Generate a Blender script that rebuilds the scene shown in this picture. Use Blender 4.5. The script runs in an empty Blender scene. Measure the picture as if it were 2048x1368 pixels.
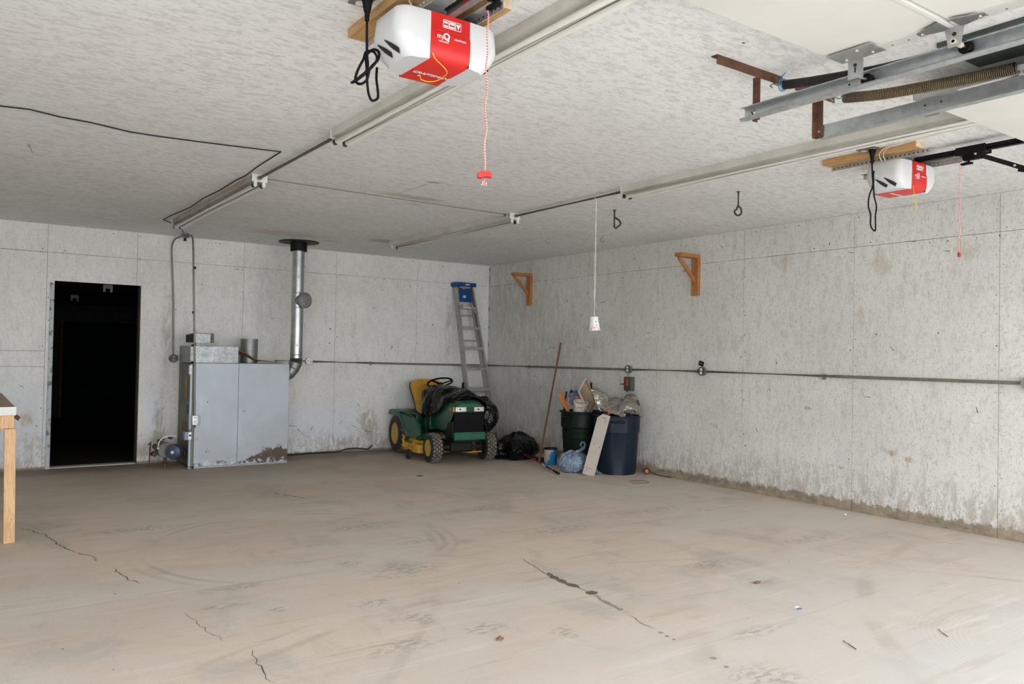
import bpy, math, random
from mathutils import Vector, Matrix, noise
random.seed(7)
SC = bpy.context.scene
COL = SC.collection
R = math.radians
PI = math.pi
H = 2.677          # ceiling height

# ------------------------------------------------------------------ node helper
class G:
    """small wrapper to write node materials compactly"""
    def __init__(s, name, rough=.6, metal=0., spec=None):
        s.m = bpy.data.materials.new(name); s.m.use_nodes = True
        s.t = s.m.node_tree; s.b = s.t.nodes['Principled BSDF']
        s.b.inputs['Roughness'].default_value = rough
        s.b.inputs['Metallic'].default_value = metal
        if spec is not None: s.b.inputs['Specular IOR Level'].default_value = spec
    def _in(s, sock, v):
        if isinstance(v, bpy.types.NodeSocket): s.t.links.new(v, sock)
        elif v is not None:
            try: sock.default_value = v
            except Exception: sock.default_value = (v[0], v[1], v[2], 1.) if len(v) == 3 else v
    def node(s, ty, ins=None, **kw):
        n = s.t.nodes.new(ty)
        for k, v in kw.items(): setattr(n, k, v)
        for k, v in (ins or {}).items(): s._in(n.inputs[k], v)
        return n
    def pos(s): return s.node('ShaderNodeNewGeometry').outputs['Position']
    def obj(s): return s.node('ShaderNodeTexCoord').outputs['Object']
    def scl(s, v, sc, rot=(0, 0, 0), loc=(0, 0, 0)):
        return s.node('ShaderNodeMapping', {'Vector': v, 'Scale': sc, 'Rotation': rot, 'Location': loc}).outputs[0]
    def noise(s, v, scale=1., detail=3., rough=.55, dist=0.):
        return s.node('ShaderNodeTexNoise', {'Vector': v, 'Scale': scale, 'Detail': detail, 'Roughness': rough, 'Distortion': dist}).outputs[0]
    def math(s, op, a, b=None, c=None, clamp=False):
        return s.node('ShaderNodeMath', {0: a, 1: b, 2: c}, operation=op, use_clamp=clamp).outputs[0]
    def vmath(s, op, a, b=None, out=0):
        return s.node('ShaderNodeVectorMath', {0: a, 1: b}, operation=op).outputs[out]
    def step(s, x, lo, hi):      # smooth 0..1 between lo and hi
        return s.node('ShaderNodeMapRange', {'Value': x, 'From Min': lo, 'From Max': hi}, interpolation_type='SMOOTHSTEP').outputs[0]
    def mix(s, f, a, b):
        n = s.node('ShaderNodeMix', data_type='RGBA')
        s._in(n.inputs[0], f); s._in(n.inputs[6], a); s._in(n.inputs[7], b)
        return n.outputs[2]
    def xyz(s, v): return s.node('ShaderNodeSeparateXYZ', {0: v}).outputs
    def color(s, c): s._in(s.b.inputs['Base Color'], c); return s
    def roughness(s, r): s._in(s.b.inputs['Roughness'], r)
    def bump(s, h, strength=.3, dist=.01):
        n = s.node('ShaderNodeBump', {'Height': h, 'Strength': strength, 'Distance': dist})
        s.t.links.new(n.outputs[0], s.b.inputs['Normal'])

def c4(c): return (c[0], c[1], c[2], 1.)

def plain(name, c, rough=.5, metal=0., var=.12, scale=9., c2=None, bump=0., bscale=60., spec=None, fac=(.35, .7)):
    g = G(name, rough, metal, spec)
    c2 = c2 or tuple(x*(1-var*2) for x in c)
    p = g.obj()
    g.color(g.mix(g.step(g.noise(p, scale, 4), fac[0], fac[1]), c4(c), c4(c2)))
    if bump: g.bump(g.noise(p, bscale, 3), bump, .004)
    return g.m

M = {}
# ------------------------------------------------------------------ room surfaces
def blob(g, p, c, r, warp=.5, soft=.5, squash=(1, 1, 1)):
    d = g.vmath('SUBTRACT', p, c)
    d = g.vmath('MULTIPLY', d, tuple(1./(r*q) for q in squash))
    l = g.vmath('LENGTH', d, out=1)
    n = g.noise(p, 9./max(r, .05)*.18+5, 6, .72)
    l = g.math('ADD', l, g.math('MULTIPLY', g.math('SUBTRACT', n, .5), warp*2.2))
    return g.math('SUBTRACT', 1., g.step(l, 1.-soft, 1.))

def wall_mat(name, base, base2, fibre, stains_and_shade=(), blue=(), dirt=.05, dirt_c=(.20, .155, .10), dirt_gain=.12, fib=.75):
    g = G(name, .8, spec=.25); p = g.pos()
    c = g.mix(g.step(g.noise(p, 1.1, 4, .6), .32, .68), c4(base), c4(base2))
    # patchy paint over flakes
    f0 = g.noise(g.scl(p, (16, 16, 5)), 1, 5, .65, .6)
    c = g.mix(g.math('MULTIPLY', g.step(f0, .48, .66), .48*fib), c, c4(fibre))
    f1 = g.noise(g.scl(p, (60, 60, 26)), 1, 3, .6, .9)
    c = g.mix(g.math('MULTIPLY', g.step(f1, .54, .63), .42*fib), c, c4(tuple(x*.72 for x in fibre)))
    f2 = g.noise(g.scl(p, (26, 26, 80), (R(35), R(20), 0)), 1, 3, .6, .5)
    c = g.mix(g.math('MULTIPLY', g.step(f2, .57, .66), .42*fib), c, c4((fibre[0]*.80, fibre[1]*.76, fibre[2]*.68)))
    f3 = g.noise(g.scl(p, (60, 60, 30), (R(-38), R(30), 0)), 1, 2, .6, .3)
    c = g.mix(g.math('MULTIPLY', g.step(f3, .62, .70), .4), c, c4(tuple(min(1, x*1.22) for x in base)))
    # tan and rusty smears
    t = g.noise(g.scl(p, (2.6, 2.6, 1.1)), 1, 5, .72, .3)
    c = g.mix(g.math('MULTIPLY', g.step(t, .60, .74), .34), c, c4((.46, .36, .25)))
    # dark flecks and nail heads
    v = g.node('ShaderNodeTexVoronoi', {'Vector': g.scl(p, (1, 1, .7)), 'Scale': 4.2, 'Randomness': 1.}, feature='F1').outputs[0]
    c = g.mix(g.math('SUBTRACT', 1., g.step(v, .028, .046)), c, c4((.10, .085, .065)))
    sx = g.noise(g.scl(p, (30, 30, 8)), 1, 2, .5, 1.2)
    sm = g.noise(p, 2.2, 2)
    c = g.mix(g.math('MULTIPLY', g.step(sx, .74, .77), g.step(sm, .5, .6)), c, c4((.14, .12, .10)))
    for (b, r, sq) in blue:
        c = g.mix(g.math('MULTIPLY', blob(g, p, b, r, .5, .7, sq), .5), c, c4((.66, .71, .79)))
    for (b, r, sq, cc, st) in stains_and_shade:
        c = g.mix(g.math('MULTIPLY', g.math('MULTIPLY', blob(g, p, b, r, .85, .75, sq), g.step(f0, .36, .54)), st), c, c4(cc))
    # dirt and damp at the foot of the wall
    z = g.xyz(p)[2]
    n = g.noise(g.scl(p, (13, 13, 9)), 1, 8, .8)
    edge = g.math('ADD', z, g.math('MULTIPLY', g.math('SUBTRACT', n, .5), -dirt_gain*2.6))
    dm = g.math('SUBTRACT', 1., g.step(edge, dirt, dirt+.03))
    dcol = g.mix(g.step(g.noise(g.scl(p, (7, 7, 12)), 1, 6, .75), .36, .66), c4(tuple(x*.62 for x in dirt_c)), c4(tuple(x*2.1 for x in dirt_c)))
    c = g.mix(g.math('MULTIPLY', dm, .88), c, dcol)
    haze = g.math('SUBTRACT', 1., g.step(edge, dirt, dirt+.42))
    c = g.mix(g.math('MULTIPLY', haze, g.math('MULTIPLY', g.math('MAXIMUM', g.step(f0, .42, .6), g.step(f1, .5, .6)), .5)), c, c4((.32, .26, .19)))
    g.color(c)
    g.bump(g.math('ADD', f1, g.math('MULTIPLY', f0, .8)), .25, .004)
    return g.m

BR = (.33, .23, .13)
M['wall_right'] = wall_mat('painted_strand_board', (.74, .735, .705), (.66, .655, .625), (.50, .49, .46),
    stains_and_shade=[((0, -6.30, .565), .075, (1, 1, .55), (.40, .29, .17), .8), ((0, -6.45, .52), .055, (1, 1, .6), (.40, .29, .17), .8),
            ((0, -5.48, .89), .045, (1, 1, .6), (.36, .25, .15), .9), ((0, -5.73, .38), .03, (1, 1, .5), BR, .9),
            ((0, -5.83, .375), .035, (1, 1, .4), BR, .8), ((0, -4.37, .63), .05, (1, 1, .6), (.42, .30, .20), .6),
            ((0, -6.2, 2.2), .16, (.5, 1, 1), (.50, .38, .26), .4), ((0, -6.9, 2.25), .13, (.5, 1, 1), (.50, .38, .26), .35),
            ((0, -5.2, 2.28), .12, (.5, 1, 1), (.44, .33, .23), .45), ((0, -6.0, 1.75), .1, (.5, .7, 1.6), (.50, .38, .28), .35),
            ((0, -5.5, .10), .05, (1, 1, 1), (.45, .25, .06), .8), ((0, -6.35, .07), .05, (1, 1, 1), (.40, .20, .05), .8),
            ((0, -3.35, .08), .22, (1, 1, .5), (.22, .12, .07), .6),
            ((0, -1.5, 1.0), 1.7, (1, 1, .9), (.40, .39, .37), .32), ((0, -.6, 2.2), 1.2, (1, 1, .6), (.44, .42, .39), .4)],  # both: dimness of the far corner painted as broad grey patches
    dirt=.075, dirt_c=(.17, .13, .085), dirt_gain=.10, fib=.9)
M['wall_back'] = wall_mat('painted_strand_board_back', (.82, .815, .79), (.73, .725, .70), (.55, .54, .515),
    blue=[((-6.1, 0, .5), .8, (1, 1, 1)), ((-2.6, 0, .35), .7, (1.2, 1, .7)), ((-4.7, 0, .6), .25, (.5, 1, 2))],  # first: bluish sky light painted at lower left; second: bluish peel
    stains_and_shade=[((-1.95, 0, .35), .28, (.7, 1, 1.1), (.33, .27, .21), .65), ((-4.62, 0, .35), .25, (.4, 1, 2.2), (.28, .26, .20), .6),
            ((-4.55, 0, 1.5), .3, (.35, 1, 2.2), (.40, .38, .34), .5), ((-3.45, 0, 2.0), .35, (.5, 1, 2.2), (.50, .48, .46), .4),
            ((-.72, 0, 1.7), .3, (.25, 1, 2.6), (.36, .34, .32), .5), ((-.35, 0, 2.0), .25, (.4, 1, 1.2), (.40, .32, .22), .5),
            ((-5.95, 0, .55), .09, (1, 1, 1.2), (.46, .37, .26), .7), ((-5.9, 0, .3), .11, (1, 1, 1.2), (.46, .37, .26), .6),
            ((-2.2, 0, .1), .5, (1.6, 1, .3), (.30, .28, .28), .5)],
    dirt=.012, dirt_c=(.12, .10, .075), dirt_gain=.04, fib=.6)

def ceiling_mat():
    g = G('textured_ceiling_paint', .85, spec=.2); p = g.pos()
    c = g.mix(g.step(g.noise(p, .9, 3), .3, .7), c4((.84, .85, .85)), c4((.77, .78, .775)))
    f = g.noise(g.scl(p, (13, 30, 1), (0, 0, R(4))), 1, 5, .7, .5)
    c = g.mix(g.math('MULTIPLY', g.step(f, .47, .62), .60), c, c4((.56, .57, .56)))
    f2 = g.noise(g.scl(p, (30, 75, 1), (0, 0, R(-12))), 1, 3, .6, .5)
    c = g.mix(g.math('MULTIPLY', g.step(f2, .55, .64), .4), c, c4((.48, .485, .47)))
    f3 = g.noise(g.scl(p, (22, 60, 1), (0, 0, R(18)), (3, 3, 0)), 1, 2, .6, .3)
    c = g.mix(g.math('MULTIPLY', g.step(f3, .58, .70), .5), c, c4((.80, .79, .76)))
    for (b, r, sq, cc, st) in [((-3.59, -4.60, H), .05, (1.6, .8, 1), (.60, .40, .22), .9), ((-3.45, -3.97, H), .28, (1.6, .35, 1), (.42, .37, .28), .55),
                               ((-2.45, -1.35, H), .18, (1.3, 1, 1), (.36, .34, .29), .6), ((-3.5, -1.1, H), .5, (1.2, .6, 1), (.46, .40, .33), .4),
                               ((-2.9, -.9, H), .12, (1.5, .5, 1), (.40, .28, .17), .5)]:
        c = g.mix(g.math('MULTIPLY', blob(g, p, b, r, .5, .6, sq), st), c, c4(cc))
    v = g.node('ShaderNodeTexVoronoi', {'Vector': p, 'Scale': 1.5}, feature='F1').outputs[0]
    c = g.mix(g.math('SUBTRACT', 1., g.step(v, .010, .017)), c, c4((.12, .10, .08)))
    g.color(c)
    g.bump(g.math('ADD', f, g.math('MULTIPLY', f2, .5)), .35, .005)
    return g.m
M['ceiling'] = ceiling_mat()

def floor_mat():
    g = G('worn_concrete', .72, spec=.35); p = g.pos()
    c = g.mix(g.step(g.noise(g.scl(p, (.55, 1.0, 1)), 1, 5, .62), .34, .66), c4((.68, .57, .465)), c4((.60, .53, .45)))
    c = g.mix(g.math('MULTIPLY', g.step(g.noise(g.scl(p, (1.6, 3.4, 1), (0, 0, R(20))), 1, 5, .7, .5), .48, .70), .55), c, c4((.60, .465, .355)))
    c = g.mix(g.math('MULTIPLY', g.step(g.noise(g.scl(p, (2.2, 1.1, 1), (0, 0, R(-25)), (5, 2, 0)), 1, 6, .7, .4), .50, .66), .6), c, c4((.43, .41, .375)))
    c = g.mix(g.math('MULTIPLY', g.step(g.noise(g.scl(p, (.5, .9, 1), loc=(9, 4, 0)), 1, 4, .6), .45, .62), .5), c, c4((.68, .64, .59)))
    fine = g.noise(p, 60, 4, .7)
    c = g.mix(g.math('MULTIPLY', g.step(fine, .45, .75), .22), c, c4((.36, .32, .27)))
    # brightness falloff painted in: greyer towards the door, darker by the back wall
    y = g.xyz(p)[1]
    c = g.mix(g.math('MULTIPLY', g.step(g.math('ADD', y, g.math('MULTIPLY', g.noise(p, .9, 4), 2.2)), -2.0, 1.2), .72), c, c4((.29, .24, .185)))
    c = g.mix(g.math('MULTIPLY', g.math('SUBTRACT', 1., g.step(g.math('ADD', y, g.math('MULTIPLY', g.noise(p, 1.2, 4), 2.)), -7.7, -5.2)), .75), c, c4((.52, .51, .485)))
    # concentric broom marks
    for (cx, cy, ra, fq, st) in [(-2.2, -8.6, 1.35, 230, .16), (-1.3, -7.0, 1.0, 210, .10), (-3.2, -9.2, 1.0, 200, .12)]:
        d = g.vmath('LENGTH', g.vmath('SUBTRACT', p, (cx, cy, 0)), out=1)
        w = g.math('SINE', g.math('MULTIPLY', d, fq))
        m = g.math('MULTIPLY', g.math('SUBTRACT', 1., g.step(d, ra*.55, ra)), g.step(g.noise(p, 3.2, 3), .42, .58))
        c = g.mix(g.math('MULTIPLY', g.math('MULTIPLY', g.step(w, .0, 1.), m), st), c, c4((.74, .72, .69)))
    # scuffed smears, tyre streaks, footprints
    sm = [((-4.05, -4.35), .22, (1.6, .6)), ((-3.85, -5.0), .17, (1.5, .5)), ((-4.55, -5.3), .13, (1, .7)), ((-5.3, -5.45), .17, (1.5, .5)), ((-5.45, -5.75), .13, (1.4, .6)),
          ((-5.2, -5.95), .10, (1, .6)), ((-4.75, -6.1), .14, (1.4, .6)), ((-4.65, -6.45), .14, (.8, 1)), ((-4.9, -6.75), .2, (1.4, .6)), ((-4.45, -6.75), .15, (1, .8)),
          ((-4.15, -7.0), .12, (.8, 1.2)), ((-4.3, -5.6), .32, (1.2, .7)), ((-2.75, -5.2), .25, (1.8, .6)), ((-2.55, -6.5), .22, (1.5, .6)), ((-3.0, -4.2), .3, (1.8, .5)),
          ((-1.6, -5.0), .35, (1.8, .4)), ((-1.35, -6.4), .22, (1.8, .5)), ((-2.6, -6.95), .14, (1.4, .7)), ((-5.5, -3.6), .3, (1.5, .5)), ((-2.0, -2.6), .35, (1.7, .4)),
          ((-3.8, -7.9), .22, (1.3, 1.)), ((-3.35, -7.5), .15, (1.8, .5))]
    ridge = g.step(g.noise(g.scl(p, (16, 40, 1), (0, 0, R(30))), 1, 3, .7, .6), .46, .56)
    tot = None
    for (xy, r, sq) in sm:
        b = blob(g, p, (xy[0], xy[1], 0), r, .55, .8, (sq[0], sq[1], 1))
        tot = b if tot is None else g.math('MAXIMUM', tot, b)
    c = g.mix(g.math('MULTIPLY', g.math('MULTIPLY', tot, ridge), .55), c, c4((.27, .24, .20)))
    # dusty tyre arcs and drag marks
    for (cx, cy, rr, ww, st) in [(-4.6, -4.6, 1.0, .02, .35), (-4.6, -4.6, 1.09, .02, .2), (-4.0, -9.5, 3.3, .03, .3), (-4.0, -9.5, 3.45, .02, .25), (-.4, -10.5, 3.6, .05, .3), (-.4, -10.5, 4.5, .07, .25), (-9., -3., 5.6, .03, .2)]:
        d = g.vmath('LENGTH', g.vmath('SUBTRACT', p, (cx, cy, 0)), out=1)
        d = g.math('ABSOLUTE', g.math('SUBTRACT', g.math('ADD', d, g.math('MULTIPLY', g.noise(p, 2., 3), .08)), rr+.04))
        m = g.math('MULTIPLY', g.math('SUBTRACT', 1., g.step(d, ww*.4, ww*1.4)), g.step(g.noise(p, 1.3, 3), .45, .6))
        c = g.mix(g.math('MULTIPLY', m, st), c, c4((.33, .28, .22)))
    # streaky sweeps
    sw = g.noise(g.scl(p, (1.2, 14, 1), (0, 0, R(-32))), 1, 5, .65, .2)
    c = g.mix(g.math('MULTIPLY', g.step(sw, .55, .68), .35), c, c4((.72, .68, .63)))
    sw = g.noise(g.scl(p, (1.0, 11, 1), (0, 0, R(20)), (7, 0, 0)), 1, 5, .65, .2)
    c = g.mix(g.math('MULTIPLY', g.step(sw, .56, .68), .35), c, c4((.42, .35, .28)))
    # dirt swept up along the back wall and under the machine
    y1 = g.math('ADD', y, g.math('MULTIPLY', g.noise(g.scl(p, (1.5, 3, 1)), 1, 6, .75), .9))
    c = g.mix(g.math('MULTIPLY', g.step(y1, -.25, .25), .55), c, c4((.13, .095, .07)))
    # crumbs
    v = g.node('ShaderNodeTexVoronoi', {'Vector': g.scl(p, (1.4, 1, 1)), 'Scale': 3.6}, feature='F1').outputs[0]
    c = g.mix(g.math('SUBTRACT', 1., g.step(v, .022, .034)), c, c4((.12, .09, .06)))
    g.color(c)
    g.roughness(g.math('ADD', .62, g.math('MULTIPLY', g.noise(p, 2.4, 3), .25)))
    g.bump(g.math('ADD', g.noise(p, 28, 5, .7), g.math('MULTIPLY', g.noise(p, 130, 2), .4)), .16, .006)
    return g.m
M['floor'] = floor_mat()

def wood(name, c, c2, sc=(14, 14, 1.6), knots=True):
    g = G(name, .55); p = g.obj()
    n = g.noise(g.scl(p, sc), 1.6, 5, .6, 1.6)
    w = g.math('SINE', g.math('MULTIPLY', n, 34.))
    c0 = g.mix(g.step(w, -.4, 1.), c4(c), c4(c2))
    c0 = g.mix(g.math('MULTIPLY', g.step(g.noise(p, 3, 3), .45, .7), .35), c0, c4(tuple(x*.7 for x in c2)))
    if knots:
        v = g.node('ShaderNodeTexVoronoi', {'Vector': p, 'Scale': 3.4}, feature='F1').outputs[0]
        c0 = g.mix(g.math('SUBTRACT', 1., g.step(v, .03, .075)), c0, c4((.16, .08, .035)))
    g.color(c0); return g.m
M['pine_z'] = wood('pine_lumber_upright', (.66, .42, .22), (.56, .33, .155))
M['pine_y'] = wood('pine_lumber_long', (.55, .33, .145), (.44, .24, .085), (14, 1.6, 14))
M['pine_x'] = wood('pine_lumber_cross', (.62, .39, .20), (.52, .30, .13), (1.6, 14, 14))
M['end_grain'] = plain('pale_end_grain', (.72, .60, .42), .7, c2=(.62, .47, .28), scale=40)
M['bracket_wood'] = wood('reddish_bracket_wood', (.47, .20, .062), (.36, .135, .038))
M['ply_top'] = wood('worn_plywood', (.36, .24, .15), (.26, .17, .10), (3, 14, 14), False)
M['handle_wood'] = wood('aged_handle_wood', (.20, .105, .055), (.13, .065, .035), (20, 20, 2), False)

def galv(name, c, rough=.38, scale=26., dirt=.35, metal=.85, spangle=.16):
    g = G(name, rough, metal); p = g.obj()
    v = g.node('ShaderNodeTexVoronoi', {'Vector': p, 'Scale': scale}, feature='F1')
    hsv = g.xyz(v.outputs[1])[0]
    c0 = g.mix(g.math('MULTIPLY', hsv, spangle*3), c4(c), c4(tuple(x*.62 for x in c)))
    c0 = g.mix(g.math('MULTIPLY', g.step(g.noise(p, 5, 5, .7), .45, .7), dirt), c0, c4((.19, .165, .13)))
    g.color(c0)
    g.roughness(g.math('ADD', rough-.08, g.math('MULTIPLY', g.noise(p, 14, 3), .22)))
    return g.m
M['galv'] = galv('galvanised_steel', (.60, .62, .62))
M['galv_track'] = galv('zinc_track_steel', (.56, .60, .62), .34, 40, .12)
M['galv_dark'] = galv('dull_dark_galvanised', (.34, .35, .35), .48, 60, .3)
M['galv_spangle'] = galv('spangled_duct_steel', (.40, .42, .43), .4, 60, .3, .7, .3)
M['flue'] = galv('flue_steel', (.52, .54, .56), .33, 18, .14, .95)
M['alu'] = galv('scuffed_aluminium', (.47, .46, .43), .42, 30, .45, .7, .08)
M['conduit'] = galv('dull_conduit', (.30, .285, .25), .5, 30, .5, .6)
M['conduit_dark'] = galv('brown_grey_conduit', (.20, .18, .15), .5, 30, .4, .5)
M['conduit_light'] = galv('bright_conduit', (.88, .87, .84), .4, 30, .05, .0, .03)
M['rust'] = plain('rusty_angle_steel', (.17, .075, .042), .75, .25, c2=(.085, .045, .032), scale=22, bump=.3)
M['black_metal'] = plain('black_steel', (.012, .011, .011), .5, 0, .2, spec=.2)
M['iron'] = plain('dark_iron_rod', (.035, .028, .022), .55, .5, c2=(.075, .045, .028), scale=30)
M['black_plastic'] = plain('black_plastic', (.006, .006, .007), .55, 0, .2, spec=.16)
M['rubber'] = plain('black_rubber', (.017, .017, .017), .75, 0, c2=(.035, .032, .028), scale=14)
M['tread'] = plain('dusty_tread_rubber', (.25, .215, .165), .85, 0, c2=(.11, .095, .075), scale=20)
M['white_plastic'] = plain('white_plastic', (.82, .82, .82), .32, 0, .02)
M['lens'] = plain('frosted_lens_plastic', (.66, .675, .69), .28, 0, .02)
M['red'] = plain('red_plastic', (.64, .018, .015), .38, 0, .03)
M['red_dark'] = plain('red_rail_paint', (.42, .03, .035), .35, .3, .1)
M['white_paint'] = plain('white_enamel', (.74, .73, .69), .4, 0, .05)
M['fixture'] = plain('aged_white_enamel', (.62, .605, .555), .42, 0, c2=(.52, .50, .45), scale=5)
M['fixture_dirty'] = plain('grimy_white_enamel', (.47, .43, .375), .5, 0, c2=(.34, .29, .24), scale=6)
M['tube'] = plain('unlit_fluorescent_glass', (.90, .89, .84), .22, 0, .03)
M['tube_end'] = plain('dark_tube_end', (.09, .085, .08), .4, .6)
M['socket'] = plain('cream_lampholder', (.58, .55, .46), .5, 0, .1)
M['grey_box'] = galv('grey_outlet_box', (.42, .42, .40), .45, 30, .5, .6)
M['dark_box'] = plain('grey_green_switch_box', (.10, .12, .105), .5, .3, c2=(.07, .075, .06), scale=15)
M['switch_face'] = plain('dark_green_switch_face', (.055, .10, .06), .5, .2, c2=(.08, .07, .05), scale=9)
M['door_skin'] = plain('white_door_skin', (.71, .70, .665), .55, 0, .03, scale=3, bump=.05, bscale=30)
M['door_strip'] = plain('white_end_stile', (.66, .66, .63), .45, .1, .04)
M['hole'] = plain('dark_hole', (.02, .02, .02), .8)
M['hole_light'] = plain('pale_peg_hole', (.62, .60, .56), .8, 0, .02)
M['spring_dark'] = plain('dark_spring_wire', (.055, .052, .052), .35, .8, .2)
M['spring_rust'] = plain('oiled_brown_spring_wire', (.20, .15, .085), .42, .7, c2=(.10, .085, .065), scale=7)
M['string'] = plain('cream_string', (.78, .74, .65), .9, 0, .05)
M['yellow_string'] = plain('yellow_string', (.85, .62, .05), .8, 0, .05)
M['blue_tape'] = plain('blue_tie', (.05, .32, .62), .5, 0, .05)
M['brass'] = plain('brass_terminal', (.60, .48, .25), .35, .8, .1)

def furnace_mat():
    g = G('blue_grey_furnace_enamel', .42, .25); p = g.pos()
    c = g.mix(g.step(g.noise(p, 1.6, 5, .65), .35, .65), c4((.40, .44, .485)), c4((.36, .39, .42)))
    c = g.mix(g.math('MULTIPLY', g.step(g.noise(g.scl(p, (3, 3, .8)), 1, 5, .7), .52, .7), .4), c, c4((.50, .55, .59)))
    x, y, z = g.xyz(p)
    # rusted lower edge, worst in the right half
    n = g.noise(g.scl(p, (7, 7, 9)), 1, 6, .72, .4)
    hgt = g.math('ADD', .00, g.math('MULTIPLY', g.step(x, -4.05, -3.45), .17))
    e = g.math('SUBTRACT', g.math('ADD', z, g.math('MULTIPLY', g.math('SUBTRACT', n, .5), .34)), hgt)
    rm = g.math('SUBTRACT', 1., g.step(e, .0, .035))
    c = g.mix(rm, c, g.mix(g.noise(p, 22, 4), c4((.045, .028, .02)), c4((.13, .08, .05))))
    pl = g.step(g.math('ADD', z, g.math('MULTIPLY', g.math('SUBTRACT', g.noise(p, 18, 5, .75), .5), .5)), .02, .05)
    c = g.mix(g.math('MULTIPLY', g.math('SUBTRACT', 1., pl), .7), c, c4((.55, .60, .64)))
    s = g.noise(p, 11, 5, .8, .8)
    low = g.math('SUBTRACT', 1., g.step(z, .12, .55))
    c = g.mix(g.math('MULTIPLY', g.math('MULTIPLY', g.step(s, .60, .68), low), .7), c, c4((.10, .085, .08)))
    v = g.node('ShaderNodeTexVoronoi', {'Vector': p, 'Scale': 4.}, feature='F1').outputs[0]
    c = g.mix(g.math('SUBTRACT', 1., g.step(v, .022, .034)), c, c4((.06, .05, .05)))
    g.color(c); return g.m
M['furnace'] = furnace_mat()
M['furnace_side'] = plain('dull_furnace_side', (.17, .17, .155), .55, .2, c2=(.11, .10, .085), scale=5)
M['motor_blue'] = plain('blue_motor_enamel', (.075, .11, .17), .42, .3, c2=(.05, .065, .09), scale=12)
M['box_blue'] = plain('light_blue_control_box', (.22, .28, .38), .45, .2, .1)

M['green'] = plain('green_tractor_paint', (.008, .085, .033), .34, 0, c2=(.007, .058, .024), scale=4)
M['green_bumper'] = plain('glossy_green_bumper', (.010, .115, .062), .25, 0, .1)
M['yellow'] = plain('yellow_deck_paint', (.60, .36, .02), .45, 0, c2=(.36, .20, .02), scale=11)
M['yellow_rim'] = plain('yellow_rim_paint', (.62, .40, .03), .4, 0, c2=(.45, .26, .03), scale=11)
M['seat'] = plain('mustard_seat_vinyl', (.60, .32, .028), .5, 0, c2=(.50, .255, .022), scale=5)
M['chrome'] = plain('headlight_reflector', (.80, .78, .72), .18, .8, .05)
M['seat_crack'] = plain('dark_crack', (.03, .02, .01), .8)

def bag_mat(name, c, rough, bump=1.2, sc=9.):
    g = G(name, rough, 0, .6); p = g.obj()
    n = g.noise(p, sc, 4, .6, 1.6)
    v = g.node('ShaderNodeTexVoronoi', {'Vector': g.vmath('ADD', p, g.vmath('MULTIPLY', g.node('ShaderNodeTexNoise', {'Vector': p, 'Scale': 5.}).outputs[1], (.12, .12, .12))), 'Scale': sc*1.3},
               feature='DISTANCE_TO_EDGE').outputs[0]
    g.color(c4(c)); g.bump(g.math('ADD', n, g.math('MULTIPLY', v, 1.2)), bump, .02)
    return g.m
M['bag_black'] = bag_mat('black_bin_liner', (.002, .002, .0035), .10, 1.1, 7.); M['bag_black'].node_tree.nodes['Principled BSDF'].inputs['Specular IOR Level'].default_value = .36
M['sheet'] = bag_mat('black_plastic_sheet', (.002, .002, .0035), .08, .8, 4.5); M['sheet'].node_tree.nodes['Principled BSDF'].inputs['Specular IOR Level'].default_value = .12
M['bag_blue'] = bag_mat('pale_blue_thin_plastic', (.23, .30, .40), .28, 1.0, 13)
M['bin_green'] = plain('dark_green_bin_plastic', (.006, .014, .010), .45, 0, .1, spec=.22)
M['bin_blue'] = plain('dark_blue_bin_plastic', (.009, .016, .029), .45, 0, c2=(.013, .020, .031), scale=5, spec=.22)

def foil_mat():
    g = G('foil_faced_insulation', .25, .9); p = g.obj()
    n = g.noise(p, 13, 4, .6, 1.2)
    m = g.step(g.noise(p, 6., 3, .6), .47, .51)
    g.color(g.mix(m, c4((.24, .205, .16)), c4((.60, .58, .54))))
    g._in(g.b.inputs['Metallic'], g.math('MULTIPLY', m, .95))
    g.roughness(g.mix(m, (.7, .7, .7, 1), (.16, .16, .16, 1)))
    g.bump(n, 1., .03); return g.m
M['foil'] = foil_mat()
M['canvas_back'] = plain('tan_canvas_back', (.50, .38, .27), .85, 0, .06)
M['frame_white'] = plain('white_frame', (.72, .68, .60), .6, 0, .04)
M['frame_wood'] = plain('brown_stretcher_wood', (.36, .20, .09), .6, 0, .1)
M['orange'] = plain('orange_plastic', (.58, .17, .025), .45, 0, .08)
M['magenta'] = plain('red_print', (.42, .03, .05), .5)
M['navy'] = plain('navy_print', (.055, .07, .17), .5, c2=(.10, .12, .24), scale=20)
M['tub'] = plain('cream_tub_plastic', (.72, .68, .58), .45, 0, .03)
M['tub_in'] = plain('tub_interior', (.52, .42, .30), .6, 0, .06)
def label_mat():
    g = G('floral_tub_label', .5); p = g.obj()
    c = g.mix(g.step(g.noise(p, 42, 2), .56, .60), c4((.70, .67, .62)), c4((.42, .20, .26)))
    c = g.mix(g.step(g.noise(g.scl(p, (1, 1, 1), loc=(4, 4, 4)), 34, 2), .60, .64), c, c4((.55, .50, .15)))
    c = g.mix(g.step(g.noise(g.scl(p, (1, 1, 1), loc=(9, 2, 4)), 30, 2), .62, .66), c, c4((.25, .33, .42)))
    g.color(c); return g.m
M['label'] = label_mat()
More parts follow.
